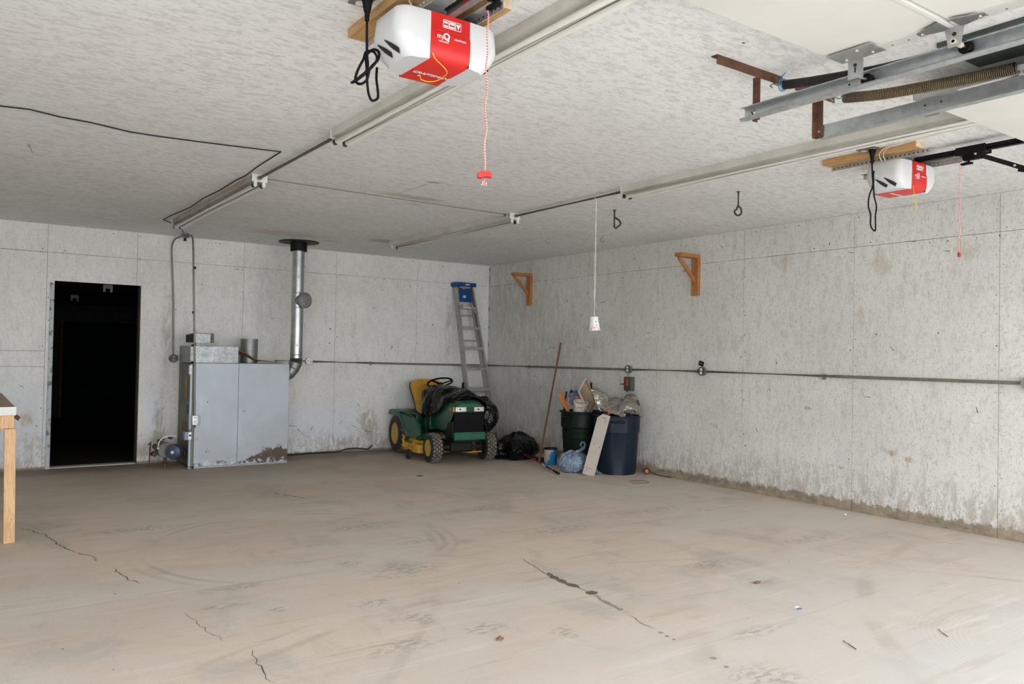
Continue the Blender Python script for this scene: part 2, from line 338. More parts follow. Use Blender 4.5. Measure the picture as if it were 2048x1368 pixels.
def cup_mat():
    g = G('printed_paper_cup', .6); p = g.obj(); z = g.xyz(p)[2]
    c = c4((.80, .80, .78))
    low = g.math('SUBTRACT', 1., g.step(z, -.068, -.055))
    hi = g.math('MULTIPLY', g.step(z, -.055, -.05), g.math('SUBTRACT', 1., g.step(z, -.022, -.015)))
    c = g.mix(g.math('MULTIPLY', g.step(g.noise(p, 75, 2), .55, .60), low), c, c4((.62, .30, .28)))
    c = g.mix(g.math('MULTIPLY', g.step(g.noise(g.scl(p, (1, 1, 1), loc=(3, 0, 0)), 60, 2), .58, .62), hi), c, c4((.22, .42, .38)))
    g.color(c); return g.m
M['cup'] = cup_mat()
M['paint_blue'] = plain('blue_paint_label', (.015, .20, .44), .45, 0, .06)
def can_mat():
    g = G('torn_blue_can_label', .45); p = g.obj()
    n = g.noise(p, 16, 5, .7)
    x = g.xyz(p)[0]; z = g.xyz(p)[2]
    d = g.math('ADD', g.math('ADD', x, g.math('MULTIPLY', z, -.35)), g.math('MULTIPLY', g.math('SUBTRACT', n, .5), .14))
    g.color(g.mix(g.step(d, -.098, -.090), c4((.46, .42, .36)), c4((.015, .20, .45))))
    return g.m
M['can'] = can_mat()
M['board'] = plain('pinkish_beige_panel', (.50, .44, .39), .5, 0, .04)
M['pole_red'] = plain('red_pole_paint', (.30, .012, .03), .35, 0, .1)
M['dark_room_wall'] = plain('dark_storeroom_wall', (.050, .058, .052), .95, spec=.05)  # storeroom surfaces in dark paint
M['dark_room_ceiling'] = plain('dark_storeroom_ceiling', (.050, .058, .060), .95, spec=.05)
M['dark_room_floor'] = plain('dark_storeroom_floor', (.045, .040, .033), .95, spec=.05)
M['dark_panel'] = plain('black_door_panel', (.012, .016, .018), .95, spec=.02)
M['jamb'] = plain('weathered_jamb_paint', (.46, .49, .50), .6, 0, c2=(.16, .17, .16), scale=9, fac=(.52, .6))
M['jamb_dark'] = plain('dark_worn_jamb', (.10, .08, .06), .8, c2=(.05, .045, .04), scale=12)
M['crack'] = plain('concrete_crack', (.085, .07, .055), .95)
M['wet'] = plain('damp_brown_water', (.19, .14, .095), .22, 0, .15)
M['wet_edge'] = plain('drying_water_mark', (.36, .31, .25), .5, 0, .1)
M['leaf'] = plain('dry_brown_leaf', (.22, .11, .05), .8, 0, .2)
M['paper'] = plain('white_paper_scrap', (.78, .80, .84), .7, 0, .03)
M['ink_blue'] = plain('blue_print', (.03, .08, .45), .6)
M['apron'] = plain('pale_driveway_concrete', (.52, .50, .46), .85, 0, .08, 1.5)
M['front_wall'] = plain('painted_front_wall', (.78, .78, .76), .8, 0, .06, 3)
M['wing_blue'] = plain('bright_blue_ladder_plastic', (.005, .06, .25), .42, 0, .08)
M['sticker'] = plain('pale_sticker', (.70, .70, .68), .5, 0, .04)
M['sticker_yellow'] = plain('yellow_sticker', (.42, .26, .05), .6, 0, .1)
M['sticker_brown'] = plain('copper_brown_panel', (.20, .10, .06), .6, .2, .15)
M['rope_red'] = None
def rope():
    g = G('red_white_cord', .8); p = g.obj(); z = g.xyz(p)[2]
    w = g.math('SINE', g.math('ADD', g.math('MULTIPLY', z, 700.), g.math('MULTIPLY', g.xyz(p)[0], 500.)))
    g.color(g.mix(g.step(w, -.3, .3), c4((.72, .10, .10)), c4((.80, .62, .58)))); return g.m
M['rope_red'] = rope()

# ------------------------------------------------------------------ mesh builder
def basis(d, up=(0, 0, 1)):
    d = Vector(d).normalized(); u = Vector(up)
    if abs(d.dot(u)) > .98: u = Vector((0, 1, 0)) if abs(d.y) < .9 else Vector((1, 0, 0))
    a = d.cross(u).normalized(); b = a.cross(d).normalized()
    return a, b, d     # side, up, along

class MB:
    def __init__(s, off=(0, 0, 0)): s.v = []; s.f = []; s.mi = []; s.off = Vector(off)
    def add(s, vs, fs, m=0):
        n = len(s.v); s.v += [Vector(v) for v in vs]
        s.f += [tuple(i+n for i in f) for f in fs]; s.mi += [m]*len(fs); return s
    def box(s, c, d, m=0, M_=None):
        x, y, z = d[0]/2, d[1]/2, d[2]/2
        vs = [Vector((i*x, j*y, k*z)) for i in (-1, 1) for j in (-1, 1) for k in (-1, 1)]
        if M_ is not None: vs = [M_ @ v for v in vs]
        vs = [v+Vector(c) for v in vs]
        return s.add(vs, [(0, 1, 3, 2), (4, 6, 7, 5), (0, 4, 5, 1), (2, 3, 7, 6), (0, 2, 6, 4), (1, 5, 7, 3)], m)
    def mm(s, a, b, m=0):     # box from min corner to max corner
        return s.box([(a[i]+b[i])/2 for i in range(3)], [abs(b[i]-a[i]) for i in range(3)], m)
    def bar(s, p, q, w, h, up=(0, 0, 1), m=0, w2=None, h2=None):
        p, q = Vector(p), Vector(q); a, b, d = basis(q-p, up); w2 = w2 or w; h2 = h2 or h
        vs = [p+a*i*w/2+b*j*h/2 for i, j in ((-1, -1), (1, -1), (1, 1), (-1, 1))]+[q+a*i*w2/2+b*j*h2/2 for i, j in ((-1, -1), (1, -1), (1, 1), (-1, 1))]
        return s.add(vs, [(0, 3, 2, 1), (4, 5, 6, 7), (0, 1, 5, 4), (1, 2, 6, 5), (2, 3, 7, 6), (3, 0, 4, 7)], m)
    def prism(s, pts, ax, m=0):   # closed 3D polygon pushed along vector ax
        ax = Vector(ax); pts = [Vector(p) for p in pts]; n = len(pts)
        return s.add(pts+[p+ax for p in pts], [tuple(range(n))[::-1], tuple(range(n, 2*n))]+[(i, (i+1) % n, n+(i+1) % n, n+i) for i in range(n)], m)
    def tube(s, path, r, n=8, closed=False, caps=True, m=0, up=(0, 0, 1)):
        P = [Vector(p) for p in path]; k = len(P); rr = r if isinstance(r, (list, tuple)) else [r]*k
        rings = []; prev = None
        for i in range(k):
            if closed: d = P[(i+1) % k]-P[i-1]
            else: d = P[min(i+1, k-1)]-P[max(i-1, 0)]
            d.normalize()
            if prev is None: a, b, _ = basis(d, up)
            else:
                a = prev-d*prev.dot(d)
                if a.length < 1e-5: a, b, _ = basis(d, up)
                a.normalize(); b = d.cross(a)
            prev = a
            rings.append([P[i]+(a*math.cos(2*PI*j/n)+b*math.sin(2*PI*j/n))*rr[i] for j in range(n)])
        vs = [v for g in rings for v in g]; fs = []
        for i in range(k if closed else k-1):
            i2 = (i+1) % k
            for j in range(n):
                j2 = (j+1) % n; fs.append((i*n+j, i*n+j2, i2*n+j2, i2*n+j))
        if caps and not closed:
            fs.append(tuple(range(n))[::-1]); fs.append(tuple((k-1)*n+j for j in range(n)))
        return s.add(vs, fs, m)
    def lathe(s, prof, n=24, T=None, m=0, closed=False):   # prof [(r,z)], around z, then matrix T
        T = T or Matrix(); vs = []; k = len(prof)
        for r, z in prof:
            for j in range(n):
                a = 2*PI*j/n; vs.append(T @ Vector((r*math.cos(a), r*math.sin(a), z)))
        fs = []
        for i in range(k if closed else k-1):
            i2 = (i+1) % k
            for j in range(n):
                j2 = (j+1) % n; fs.append((i*n+j, i*n+j2, i2*n+j2, i2*n+j))
        if not closed:
            if prof[0][0] > 1e-6: fs.append(tuple(range(n))[::-1])
            if prof[-1][0] > 1e-6: fs.append(tuple((k-1)*n+j for j in range(n)))
        return s.add(vs, fs, m)
    def cyl(s, p, q, r, n=16, m=0, r2=None):
        return s.tube([p, q], [r, r if r2 is None else r2], n, m=m)
    def grid(s, rows, m=0, closev=False):
        nu, nv = len(rows), len(rows[0]); vs = [v for r in rows for v in r]; fs = []
        for i in range(nu-1):
            for j in range(nv if closev else nv-1):
                j2 = (j+1) % nv; fs.append((i*nv+j, i*nv+j2, (i+1)*nv+j2, (i+1)*nv+j))
        return s.add(vs, fs, m)
    def build(s, name, mats, parent=None, smooth=0, bevel=0, seg=2, solid=0, sub=0, loc=None):
        me = bpy.data.meshes.new(name)
        vs = [tuple(v-s.off) for v in s.v]
        me.from_pydata(vs, [], s.f); me.update()
        if not isinstance(mats, (list, tuple)): mats = [mats]
        for m in mats: me.materials.append(M[m] if isinstance(m, str) else m)
        me.polygons.foreach_set('material_index', s.mi)
        if smooth:
            me.polygons.foreach_set('use_smooth', [True]*len(me.polygons))
            me.set_sharp_from_angle(angle=R(smooth))
        o = bpy.data.objects.new(name, me); COL.objects.link(o)
        if parent is not None: o.parent = parent
        elif loc is not None: o.location = loc
        else: o.location = s.off
        if solid:
            q = o.modifiers.new('solid', 'SOLIDIFY'); q.thickness = solid; q.offset = 0
        if bevel:
            q = o.modifiers.new('bevel', 'BEVEL'); q.width = bevel; q.segments = seg; q.limit_method = 'ANGLE'; q.angle_limit = R(35)
        if sub:
            q = o.modifiers.new('sub', 'SUBSURF'); q.levels = sub; q.render_levels = sub
        return o

def props(o, label=None, cat=None, group=None, kind=None):
    if label: o['label'] = label
    if cat: o['category'] = cat
    if group: o['group'] = group
    if kind: o['kind'] = kind
    return o
def thing(name, label, cat, loc=(0, 0, 0), rotz=0, group=None, kind=None):
    o = bpy.data.objects.new(name, None); COL.objects.link(o); o.empty_display_size = .1
    o.location = loc; o.rotation_euler = (0, 0, rotz)
    return props(o, label, cat, group, kind)
def struct(o, label=None, cat=None): return props(o, label, cat, kind='structure')
def catmull(P, n):
    P = [Vector(p) for p in P]; out = []
    for i in range(len(P)-1):
        a, b, c, d = P[max(i-1, 0)], P[i], P[i+1], P[min(i+2, len(P)-1)]
        for k in range(n):
            t = k/n; out.append(.5*((2*b)+(c-a)*t+(2*a-5*b+4*c-d)*t*t+(3*b-a-3*c+d)*t**3))
    out.append(P[-1]); return out
def loft(rows, nu, nv):
    a = [catmull(r, nv) for r in rows]
    cols = [catmull([r[j] for r in a], nu) for j in range(len(a[0]))]
    return [[cols[j][i] for j in range(len(cols))] for i in range(len(cols[0]))]
def nvec(p):
    return Vector((noise.noise(p), noise.noise(p+Vector((17.3, 5.1, 9.7))), noise.noise(p+Vector((-8.2, 23.4, 3.9)))))
def crumple(rows, amp, sc=6., seed=0., ridged=True):
    out = []
    for r in rows:
        q = []
        for v in r:
            p = v*sc+Vector((seed, seed*1.7, seed*.6))
            n = nvec(p)*1.
            f = nvec(p*2.3)*.5
            if ridged: f = Vector([abs(x)*1.4-.35 for x in f])
            q.append(v+(n+f)*amp)
        out.append(q)
    return out
def text(s, size, T, mat, name, parent, depth=.0006, bold=0, shear=0, align='CENTER', off=(0, 0, 0)):
    cu = bpy.data.curves.new(name, 'FONT'); cu.body = s; cu.size = size; cu.extrude = depth; cu.align_x = align; cu.align_y = 'CENTER'
    cu.offset = bold; cu.shear = shear; cu.resolution_u = 3
    t = bpy.data.objects.new(name, cu); COL.objects.link(t); bpy.context.view_layer.update()
    me = bpy.data.meshes.new_from_object(t.evaluated_get(bpy.context.evaluated_depsgraph_get()))
    bpy.data.objects.remove(t); me.transform(T); me.transform(Matrix.Translation(-Vector(off)))
    me.materials.clear(); me.materials.append(M[mat])
    o = bpy.data.objects.new(name, me); COL.objects.link(o)
    if parent is not None: o.parent = parent
    return o
def frame_m(o, ex, ey, ez):   # matrix from origin and axes
    ex, ey, ez = Vector(ex).normalized(), Vector(ey).normalized(), Vector(ez).normalized()
    m = Matrix((ex, ey, ez)).transposed().to_4x4(); m.translation = Vector(o); return m

# ------------------------------------------------------------------ camera, sky, doors' daylight
cam = bpy.data.cameras.new('camera'); co = bpy.data.objects.new('camera', cam); COL.objects.link(co)
cam.sensor_width = 36; cam.lens = 36*1589.87/2048; cam.clip_start = .02
m_ = Matrix(((0.81758475, -0.0247407, -0.57527652), (-0.57549625, -0.00222366, -0.8178014), (0.01895375, 0.99969143, -0.01605621))).to_4x4()
m_.translation = (-6.62467108, -10.0207328, 1.34391077); co.matrix_world = m_
SC.camera = co
SC.view_settings.view_transform = 'Standard'; SC.view_settings.look = 'None'; SC.view_settings.gamma = 1; SC.view_settings.use_curve_mapping = False
SC.view_settings.exposure = EXPOSURE = .76
W = bpy.data.worlds.new('sky'); SC.world = W; W.use_nodes = True
wn = W.node_tree; bg = wn.nodes['Background']
# overcast sky: a little brighter overhead, hazy ground below the horizon
tc = wn.nodes.new('ShaderNodeTexCoord'); sep = wn.nodes.new('ShaderNodeSeparateXYZ'); rp = wn.nodes.new('ShaderNodeValToRGB')
wn.links.new(tc.outputs['Generated'], sep.inputs[0]); wn.links.new(sep.outputs[2], rp.inputs[0]); wn.links.new(rp.outputs[0], bg.inputs[0])
rp.color_ramp.elements[0].position = 0.; rp.color_ramp.elements[0].color = (.92, .96, 1., 1)
rp.color_ramp.elements[1].position = .8; rp.color_ramp.elements[1].color = (1., 1.03, 1.1, 1)
bg.inputs[1].default_value = 4.6
OPEN = [(-6.55, -3.70), (-3.05, -.35), (-9.9, -6.85)]; OH = 2.30; YF = -10.3
for a, b in OPEN:
    l = bpy.data.lights.new('daylight_portal', 'AREA'); l.shape = 'RECTANGLE'; l.size = b-a; l.size_y = OH; l.cycles.is_portal = True
    lo = bpy.data.objects.new('daylight_portal', l); COL.objects.link(lo); lo.location = ((a+b)/2, YF-.14, OH/2); lo.rotation_euler = (R(90), 0, 0)
SC.cycles.max_bounces = 10; SC.cycles.diffuse_bounces = 7; SC.cycles.glossy_bounces = 4
SC.cycles.use_denoising = True; SC.cycles.sample_clamp_indirect = 6.

# ------------------------------------------------------------------ setting
XL = -10.4
def strip(mb, pts, w, z, m, jit=.0, ax=2):
    """thin irregular ribbon lying just off a surface (cracks, drying water)"""
    P = [Vector(p) for p in pts]
    Q = []
    for i in range(len(P)-1):
        n = max(2, int((P[i+1]-P[i]).length/.03))
        for k in range(n): Q.append(P[i].lerp(P[i+1], k/n))
    Q.append(P[-1]); L, Rr = [], []
    for i, p in enumerate(Q):
        d = (Q[min(i+1, len(Q)-1)]-Q[max(i-1, 0)]).normalized(); s = Vector((-d.y, d.x))
        t = i/(len(Q)-1); ww = w*(.35+.65*random.random())*min(1, 6*t+.2, 6*(1-t)+.2)
        c = p+s*random.uniform(-jit, jit)
        L.append((c.x+s.x*ww/2, c.y+s.y*ww/2, z)); Rr.append((c.x-s.x*ww/2, c.y-s.y*ww/2, z))
    n = len(Q); mb.add(L+Rr, [(i, n+i, n+i+1, i+1) for i in range(n-1)], m)
def disc(mb, x, y, r, z, m, n=14, sq=1., rot=0.):
    vs = []
    for j in range(n):
        a = 2*PI*j/n; q = r*random.uniform(.8, 1.15); px, py = q*math.cos(a), q*sq*math.sin(a)
        vs.append((x+px*math.cos(rot)-py*math.sin(rot), y+px*math.sin(rot)+py*math.cos(rot), z))
    mb.add(vs, [tuple(range(n))], m)

f = MB(); f.mm((XL-.1, YF-.15, -.12), (.15, .12, 0))
Zc = .0012
for pts, w in [([(-6.213, -3.071), (-6.10, -3.35), (-6.048, -3.488), (-6.003, -3.859), (-5.94, -4.149)], .016), ([(-5.93, -4.17), (-5.848, -4.293), (-5.86, -4.45)], .02),
               ([(-5.793, -4.648), (-5.757, -4.984), (-5.71, -5.1)], .013), ([(-5.62, -5.75), (-5.61, -5.847), (-5.604, -6.063), (-5.56, -6.25)], .008), ([(-5.502, -6.431), (-5.52, -6.57), (-5.535, -6.709), (-5.53, -6.85)], .010),
               ([(-4.13, -2.60), (-4.05, -2.80), (-3.959, -3.019)], .03), ([(-4.55, -2.2), (-4.3, -2.45), (-4.13, -2.60)], .006), ([(-5.347, -4.917), (-5.3, -5.0)], .007)]:
    strip(f, pts, w*.55, Zc, 1, .012)
f.build('floor', ['floor', 'crack'], bevel=0, loc=(0, 0, 0)); struct(bpy.data.objects['floor'])

c = MB(); c.mm((XL-.1, YF-.15, H), (.15, .12, H+.12))
zc = H-.0012
for pts, w in [([(-3.607, -4.023), (-3.60, -4.3), (-3.592, -4.60)], .007), ([(-3.592, -4.613), (-3.4, -4.63), (-3.202, -4.654)], .004), ([(-3.655, -.984), (-3.63, -.45), (-3.606, 0.)], .006),
               ([(-3.45, -3.93), (-3.33, -3.93)], .012), ([(-3.3, -3.95), (-3.19, -4.01)], .010), ([(-3.2, -1.25), (-2.7, -1.22)], .006), ([(-2.35, -1.0), (-1.9, -1.05), (-1.6, -1.0)], .006), ([(-6.2, -3.6), (-6.25, -3.9)], .004)]:
    strip(c, pts, w, zc, 1, .004)
struct(c.build('ceiling', ['ceiling', 'crack'], loc=(0, 0, 0)))

GAP = .0035
def panel_cells(us, vs, hole=None):
    for i in range(len(us)-1):
        for j in range(len(vs)-1):
            yield us[i], us[i+1], vs[j], vs[j+1]
def nails(mb, put, us, v0, v1):
    for u in us:
        for s in (-.022, .022):
            v = v0+.1*random.random()
            while v < v1:
                if random.random() < .75: put(u+s+random.uniform(-.006, .006), v)
                v += random.uniform(.14, .26)
# right wall
zs = 2.3705
ys = [-10.3]+[-(1.0614+1.2192*k) for k in range(7, -1, -1)]+[0.]
w = MB(); w.mm((.012, YF, 0), (.12, .1, H), 1)
for a, b, v0, v1 in panel_cells(ys, [0, zs, H]): w.mm((0, a+GAP/2, v0+(GAP/2 if v0 else 0)), (.012, b-GAP/2, v1-GAP/2))
def put_r(u, v): w.tube([(-.0012, u, v), (.0, u, v)], random.choice((.003, .004, .006)), 6, m=2)
nails(w, put_r, ys[1:-1], .15, 2.6)
for k in range(60): put_r(random.uniform(-9, -.3), random.choice((zs-.03, zs+.03, H-.04, 1.6+random.uniform(-.02, .02))))
# shallow gouges and slivers
for y, z, l, a in [(-2.55, 2.02, .09, .0), (-3.35, 1.63, .05, -.1), (-2.3, 1.46, .08, .02), (-5.05, 1.05, .03, .8), (-4.05, .86, .04, 1.2), (-6.75, 2.26, .05, .1), (-6.45, 2.37, .10, .06), (-6.3, 1.46, .05, .9), (-7.0, .98, .05, 1.3), (-4.9, .64, .05, .9),
                   (-1.55, 1.45, .12, .1), (-5.9, 2.33, .06, .3), (-6.08, 1.03, .05, .0), (-4.42, 2.53, .06, .5), (-2.9, 2.3, .05, 0), (-1.15, 1.05, .1, -.1), (-1.3, .9, .07, -.8)]:
    d = Vector((0, math.cos(a), math.sin(a)))*l/2; w.bar(Vector((-.0005, y, z))-d, Vector((-.0005, y, z))+d, .006, .002, (1, 0, 0), 2, .002)
struct(w.build('wall_right', ['wall_right', 'crack', 'iron'], loc=(0, 0, 0)))
# back wall with the open doorway
DX0, DX1, DZ = -5.725, -4.85, 2.062
xs = [XL, -9.4, -8.2, -7.02, -5.80, -4.8993, -3.6797, -2.4605, -1.2413, 0.]
w = MB()
w.mm((XL, .012, 0), (DX0-.02, .1, H), 1); w.mm((DX1+.01, .012, 0), (0.012, .1, H), 1); w.mm((DX0-.02, .012, DZ+.01), (DX1+.01, .1, H), 1)
for i in range(len(xs)-1):
    a, b = xs[i], xs[i+1]
    w.mm((a+GAP/2, 0, zs+GAP/2), (b-GAP/2, .012, H))
    if i == 4:
        w.mm((a+GAP/2, 0, DZ), (b-GAP/2, .012, zs-GAP/2)); w.mm((a+GAP/2, 0, 0), (DX0, .012, DZ-.0005))
    elif i == 5:
        w.mm((a+GAP/2, 0, DZ), (b-GAP/2, .012, zs-GAP/2)); w.mm((DX1, 0, 0), (b-GAP/2, .012, DZ-.0005))
    elif i == 3:
        for v0, v1 in ((0, 1.12), (1.12, 1.29), (1.29, zs)): w.mm((a+GAP/2, 0, v0), (b-GAP/2, .012, v1-GAP))
    else: w.mm((a+GAP/2, 0, 0), (b-GAP/2, .012, zs-GAP/2))
def put_b(u, v):
    if not (DX0-.01 < u < DX1+.01 and v < DZ): w.tube([(u, -.0012, v), (u, 0, v)], random.choice((.003, .004, .006)), 6, m=2)
nails(w, put_b, xs[3:-1]+[-4.2, -1.75], .2, 2.6)
for k in range(50): put_b(random.uniform(-6.6, -.2), random.choice((zs-.03, zs+.03, H-.04)))
for x, z, l, a in [(-2.9, 2.45, .05, -.8), (-1.75, 2.36, .05, .5), (-1.35, 2.28, .05, -1.1), (-3.0, .37, .12, -.1), (-2.9, .29, .12, -.7), (-2.75, .34, .07, 1.), (-2.35, .40, .06, .8), (-1.9, 1.95, .05, .7), (-3.3, 1.75, .05, .1), (-6.0, .9, .05, -.6), (-2.15, .33, .08, -.6), (-2.1, .62, .05, -.9), (-1.95, .26, .09, -.3)]:
    d = Vector((math.cos(a), 0, math.sin(a)))*l/2; w.bar(Vector((x, -.0005, z))-d, Vector((x, -.0005, z))+d, .007, .002, (0, 1, 0), 2, .002)
struct(w.build('wall_back', ['wall_back', 'crack', 'iron'], loc=(0, 0, 0)))
w = MB(); w.mm((XL-.1, YF, 0), (XL, .1, H)); struct(w.build('wall_left', 'front_wall', loc=(0, 0, 0)))
w = MB(); xx = XL
for a, b in sorted(OPEN):
    w.mm((xx, YF-.15, 0), (a, YF, H)); w.mm((a, YF-.15, OH), (b, YF, H)); xx = b
w.mm((xx, YF-.15, 0), (.1, YF, H)); struct(w.build('wall_front', 'front_wall', loc=(0, 0, 0)))
w = MB(); w.mm((-20, -26, -.2), (10, YF-.15, -.02)); struct(w.build('driveway', 'apron', loc=(0, 0, 0)))
# pale wood strip on the left of the doorway, jamb and sill
w = MB((-5.75, -.01, 0)); w.mm((-5.768, -.014, .0), (-5.727, 0, 2.04)); struct(w.build('trim_1', 'jamb', bevel=.002))
w = MB((-4.85, .05, 0)); w.mm((DX1-.010, .0, 0), (DX1, .14, DZ)); struct(w.build('trim_2', 'jamb_dark', bevel=.001))
w = MB((-5.3, .06, 0)); w.mm((DX0, .0, 0), (DX1-.012, .14, .012)); struct(w.build('trim_3', 'apron', bevel=.003))
# white corner bead where the two walls meet
w = MB((0, 0, 0)); w.mm((-.022, -.004, .02), (-.001, 0, 2.66)); struct(w.build('trim_4', 'jamb'))
# dark grey-green strip on the ceiling between the two lifted doors
g = plain('dark_grey_green_strip', (.05, .065, .06), .7, c2=(.075, .09, .08), scale=4); M['bare'] = g
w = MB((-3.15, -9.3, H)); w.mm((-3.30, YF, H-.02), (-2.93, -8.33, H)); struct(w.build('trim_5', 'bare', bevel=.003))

# dark storeroom beyond the doorway
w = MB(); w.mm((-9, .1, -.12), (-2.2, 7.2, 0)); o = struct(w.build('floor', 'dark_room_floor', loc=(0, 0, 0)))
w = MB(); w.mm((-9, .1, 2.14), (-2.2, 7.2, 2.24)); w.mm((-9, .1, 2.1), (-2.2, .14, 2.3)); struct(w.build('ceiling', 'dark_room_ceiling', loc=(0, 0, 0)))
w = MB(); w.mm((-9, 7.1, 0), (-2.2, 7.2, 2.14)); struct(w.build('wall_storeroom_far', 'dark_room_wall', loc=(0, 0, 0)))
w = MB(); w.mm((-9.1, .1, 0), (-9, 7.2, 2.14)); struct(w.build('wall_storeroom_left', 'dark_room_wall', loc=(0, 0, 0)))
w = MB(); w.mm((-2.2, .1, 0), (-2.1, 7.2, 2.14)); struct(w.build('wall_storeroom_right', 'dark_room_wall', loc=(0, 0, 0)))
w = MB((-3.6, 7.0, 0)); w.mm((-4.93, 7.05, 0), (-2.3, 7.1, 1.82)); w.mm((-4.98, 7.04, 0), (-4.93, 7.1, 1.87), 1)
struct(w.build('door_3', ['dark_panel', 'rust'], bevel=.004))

# ------------------------------------------------------------------ ceiling lights
def strip_light(x, y0, y1, label, tubes=(1, 1), mat='fixture', group='fluorescent strip lights on the ceiling', z=H, plates=1, w=.105, name='fluorescent_strip_light'):
    """y0 far end, y1 near end"""
    t = thing(name, label, 'ceiling light', (x, (y0+y1)/2, z), 0, group=group); o = t.location
    b = MB(o)
    hw = w/2; prof = [(-hw, 0), (-hw, -.046), (-.020, -.054), (.020, -.054), (hw, -.046), (hw, 0)]
    b.prism([(x+px, y1, z+pz) for px, pz in prof], (0, y0-y1, 0))
    ym = (y0+y1)/2+.15
    b.box((x+.0, ym, z-.0535), (.02, .006, .003)); b.box((x-hw-.001, y1+.04, z-.02), (.003, .008, .008), 1)
    b.build('channel', [mat, 'hole'], t, bevel=.0012)
    for ye, sg in ((y1, -1), (y0, 1)):
        e = MB(o); e.box((x, ye+sg*.002, z-.028), (w+.012, .004, .056)); e.build('end_plate', 'white_paint', t, bevel=.001)
        for s in (-1, 1):
            h = MB(o); h.prism([(x+s*.032-.012, ye+sg*.006, z-.03), (x+s*.032+.012, ye+sg*.006, z-.03), (x+s*.032+.012, ye+sg*.006, z-.085), (x+s*.032+.006, ye+sg*.006, z-.096), (x+s*.032-.006, ye+sg*.006, z-.096), (x+s*.032-.012, ye+sg*.006, z-.085)], (0, -sg*.016, 0))
            h.build('lampholder', 'white_paint' if sg < 0 and plates else 'socket', t, bevel=.002)
    for s, on in zip((-1, 1), tubes):
        if not on: continue
        u = MB(o); r = .019; u.tube([(x+s*.032, y1+.05, z-.078), (x+s*.032, y0-.05, z-.078)], r, 14)
        for a, b2 in ((y1+.011, y1+.05), (y0-.05, y0-.011)): u.tube([(x+s*.032, a, z-.078), (x+s*.032, b2, z-.078)], r*.96, 14, m=1)
        u.build('fluorescent_tube', ['tube', 'tube_end'], t, smooth=50)
    return t
strip_light(-4.745, -1.27, -3.97, 'grimy twin tube strip light nearest the doorway, its white end plate facing the camera', mat='fixture_dirty')
strip_light(-4.745, -5.50, -8.2, 'long twin tube strip light running behind the nearer door opener at the top')
strip_light(-2.325, -1.42, -3.92, 'strip light with one bare tube on the ceiling, beyond the thin cross conduit', tubes=(0, 1))
strip_light(-2.325, -5.43, -8.75, 'long white strip light above the farther door opener on the right')

def ceiling_pipe(name, pts, r, label, mat, clip=0):
    o = Vector(pts[0]); t = thing(name, label, 'conduit', o)
    b = MB(o); b.tube(pts, r, 10); b.build('pipe', mat, t, smooth=50)
    for e, q in ((pts[0], pts[1]), (pts[-1], pts[-2])):
        d = (Vector(q)-Vector(e)).normalized(); n = MB(o); n.tube([Vector(e), Vector(e)+d*.022], r*1.55, 8); n.build('connector', 'galv_dark', t)
    return t
ceiling_pipe('ceiling_conduit', [(-4.75, -3.975, H-.028), (-4.75, -5.495, H-.028)], .0115, 'dark brown conduit joining the two left strip lights', 'conduit_dark')
ceiling_pipe('ceiling_conduit', [(-2.325, -3.93, H-.028), (-2.325, -5.425, H-.028)], .0115, 'dark conduit between the two right strip lights, a string looped over it', 'conduit_dark')
ceiling_pipe('ceiling_conduit', [(-4.69, -3.88, H-.012), (-2.38, -3.83, H-.014)], .0115, 'thin shiny conduit crossing the ceiling between the left and right rows of lights', 'conduit_light')

cb = MB((-4.861, -4.787, H))
cp = [(-7.0, -4.74), (-6.442, -4.776), (-6.302, -4.808), (-6.149, -4.751), (-5.992, -4.738), (-5.764, -4.666), (-5.621, -4.668), (-5.359, -4.701), (-5.118, -4.741), (-4.861, -4.787), (-4.850, -4.249), (-4.828, -3.9), (-4.84, -3.656), (-4.83, -3.2), (-4.85, -2.714), (-4.83, -2.2), (-4.87, -1.558), (-4.875, -1.22), (-4.75, -1.05), (-4.683, -.909), (-4.56, -.65), (-4.50, -.42)]
cb.tube([(x, y, H-.006) for x, y in cp], .0042, 6)
props(cb.build('ceiling_wire', 'hole', smooth=50), 'thin dark wire wandering across the ceiling and along the leftmost strip light', 'wire')

# junction box and conduits by the furnace
t = thing('junction_box', 'small round metal junction box on the ceiling above the furnace, two conduits leaving it', 'junction box', (-4.45, -.30, H))
b = MB(t.location); b.cyl((-4.45, -.30, H), (-4.45, -.30, H-.05), .05, 18); b.build('box', 'galv', t, smooth=50, bevel=.003)
b = MB(t.location); b.cyl((-4.45, -.30, H-.05), (-4.45, -.30, H-.085), .016, 10); b.build('lamp_stub', 'hole', t, smooth=50)
P1 = catmull([(-4.47, -.27, H-.03), (-4.52, -.12, H-.05), (-4.535, -.03, H-.13), (-4.53, -.018, H-.25)], 5)
b = MB((-4.5, -.02, 1.25)); b.tube(P1+[(-4.50, -.018, 1.9), (-4.488, -.018, 1.265)], .0105, 8)
props(b.build('wall_conduit', 'conduit', smooth=50), 'conduit running down the back wall from the ceiling box to the dark round box', 'conduit')
P2 = catmull([(-4.43, -.33, H-.03), (-4.43, -.50, H-.045), (-4.44, -.63, H-.11), (-4.445, -.69, H-.28)], 5)
b = MB((-4.41, -.69, .6)); b.tube(P2+[(-4.43, -.70, 1.9), (-4.405, -.70, 1.2), (-4.392, -.70, .60)], .0105, 8)
for z_ in (2.25, 1.75, 1.38, 1.19): b.cyl((-4.43+.0*z_, -.70, z_-.012), (-4.43, -.70, z_+.012), .016, 8, 1)
props(b.build('furnace_conduit', ['conduit', 'hole'], smooth=50), 'conduit dropping from the ceiling box in front of the furnace to the white switch', 'conduit')

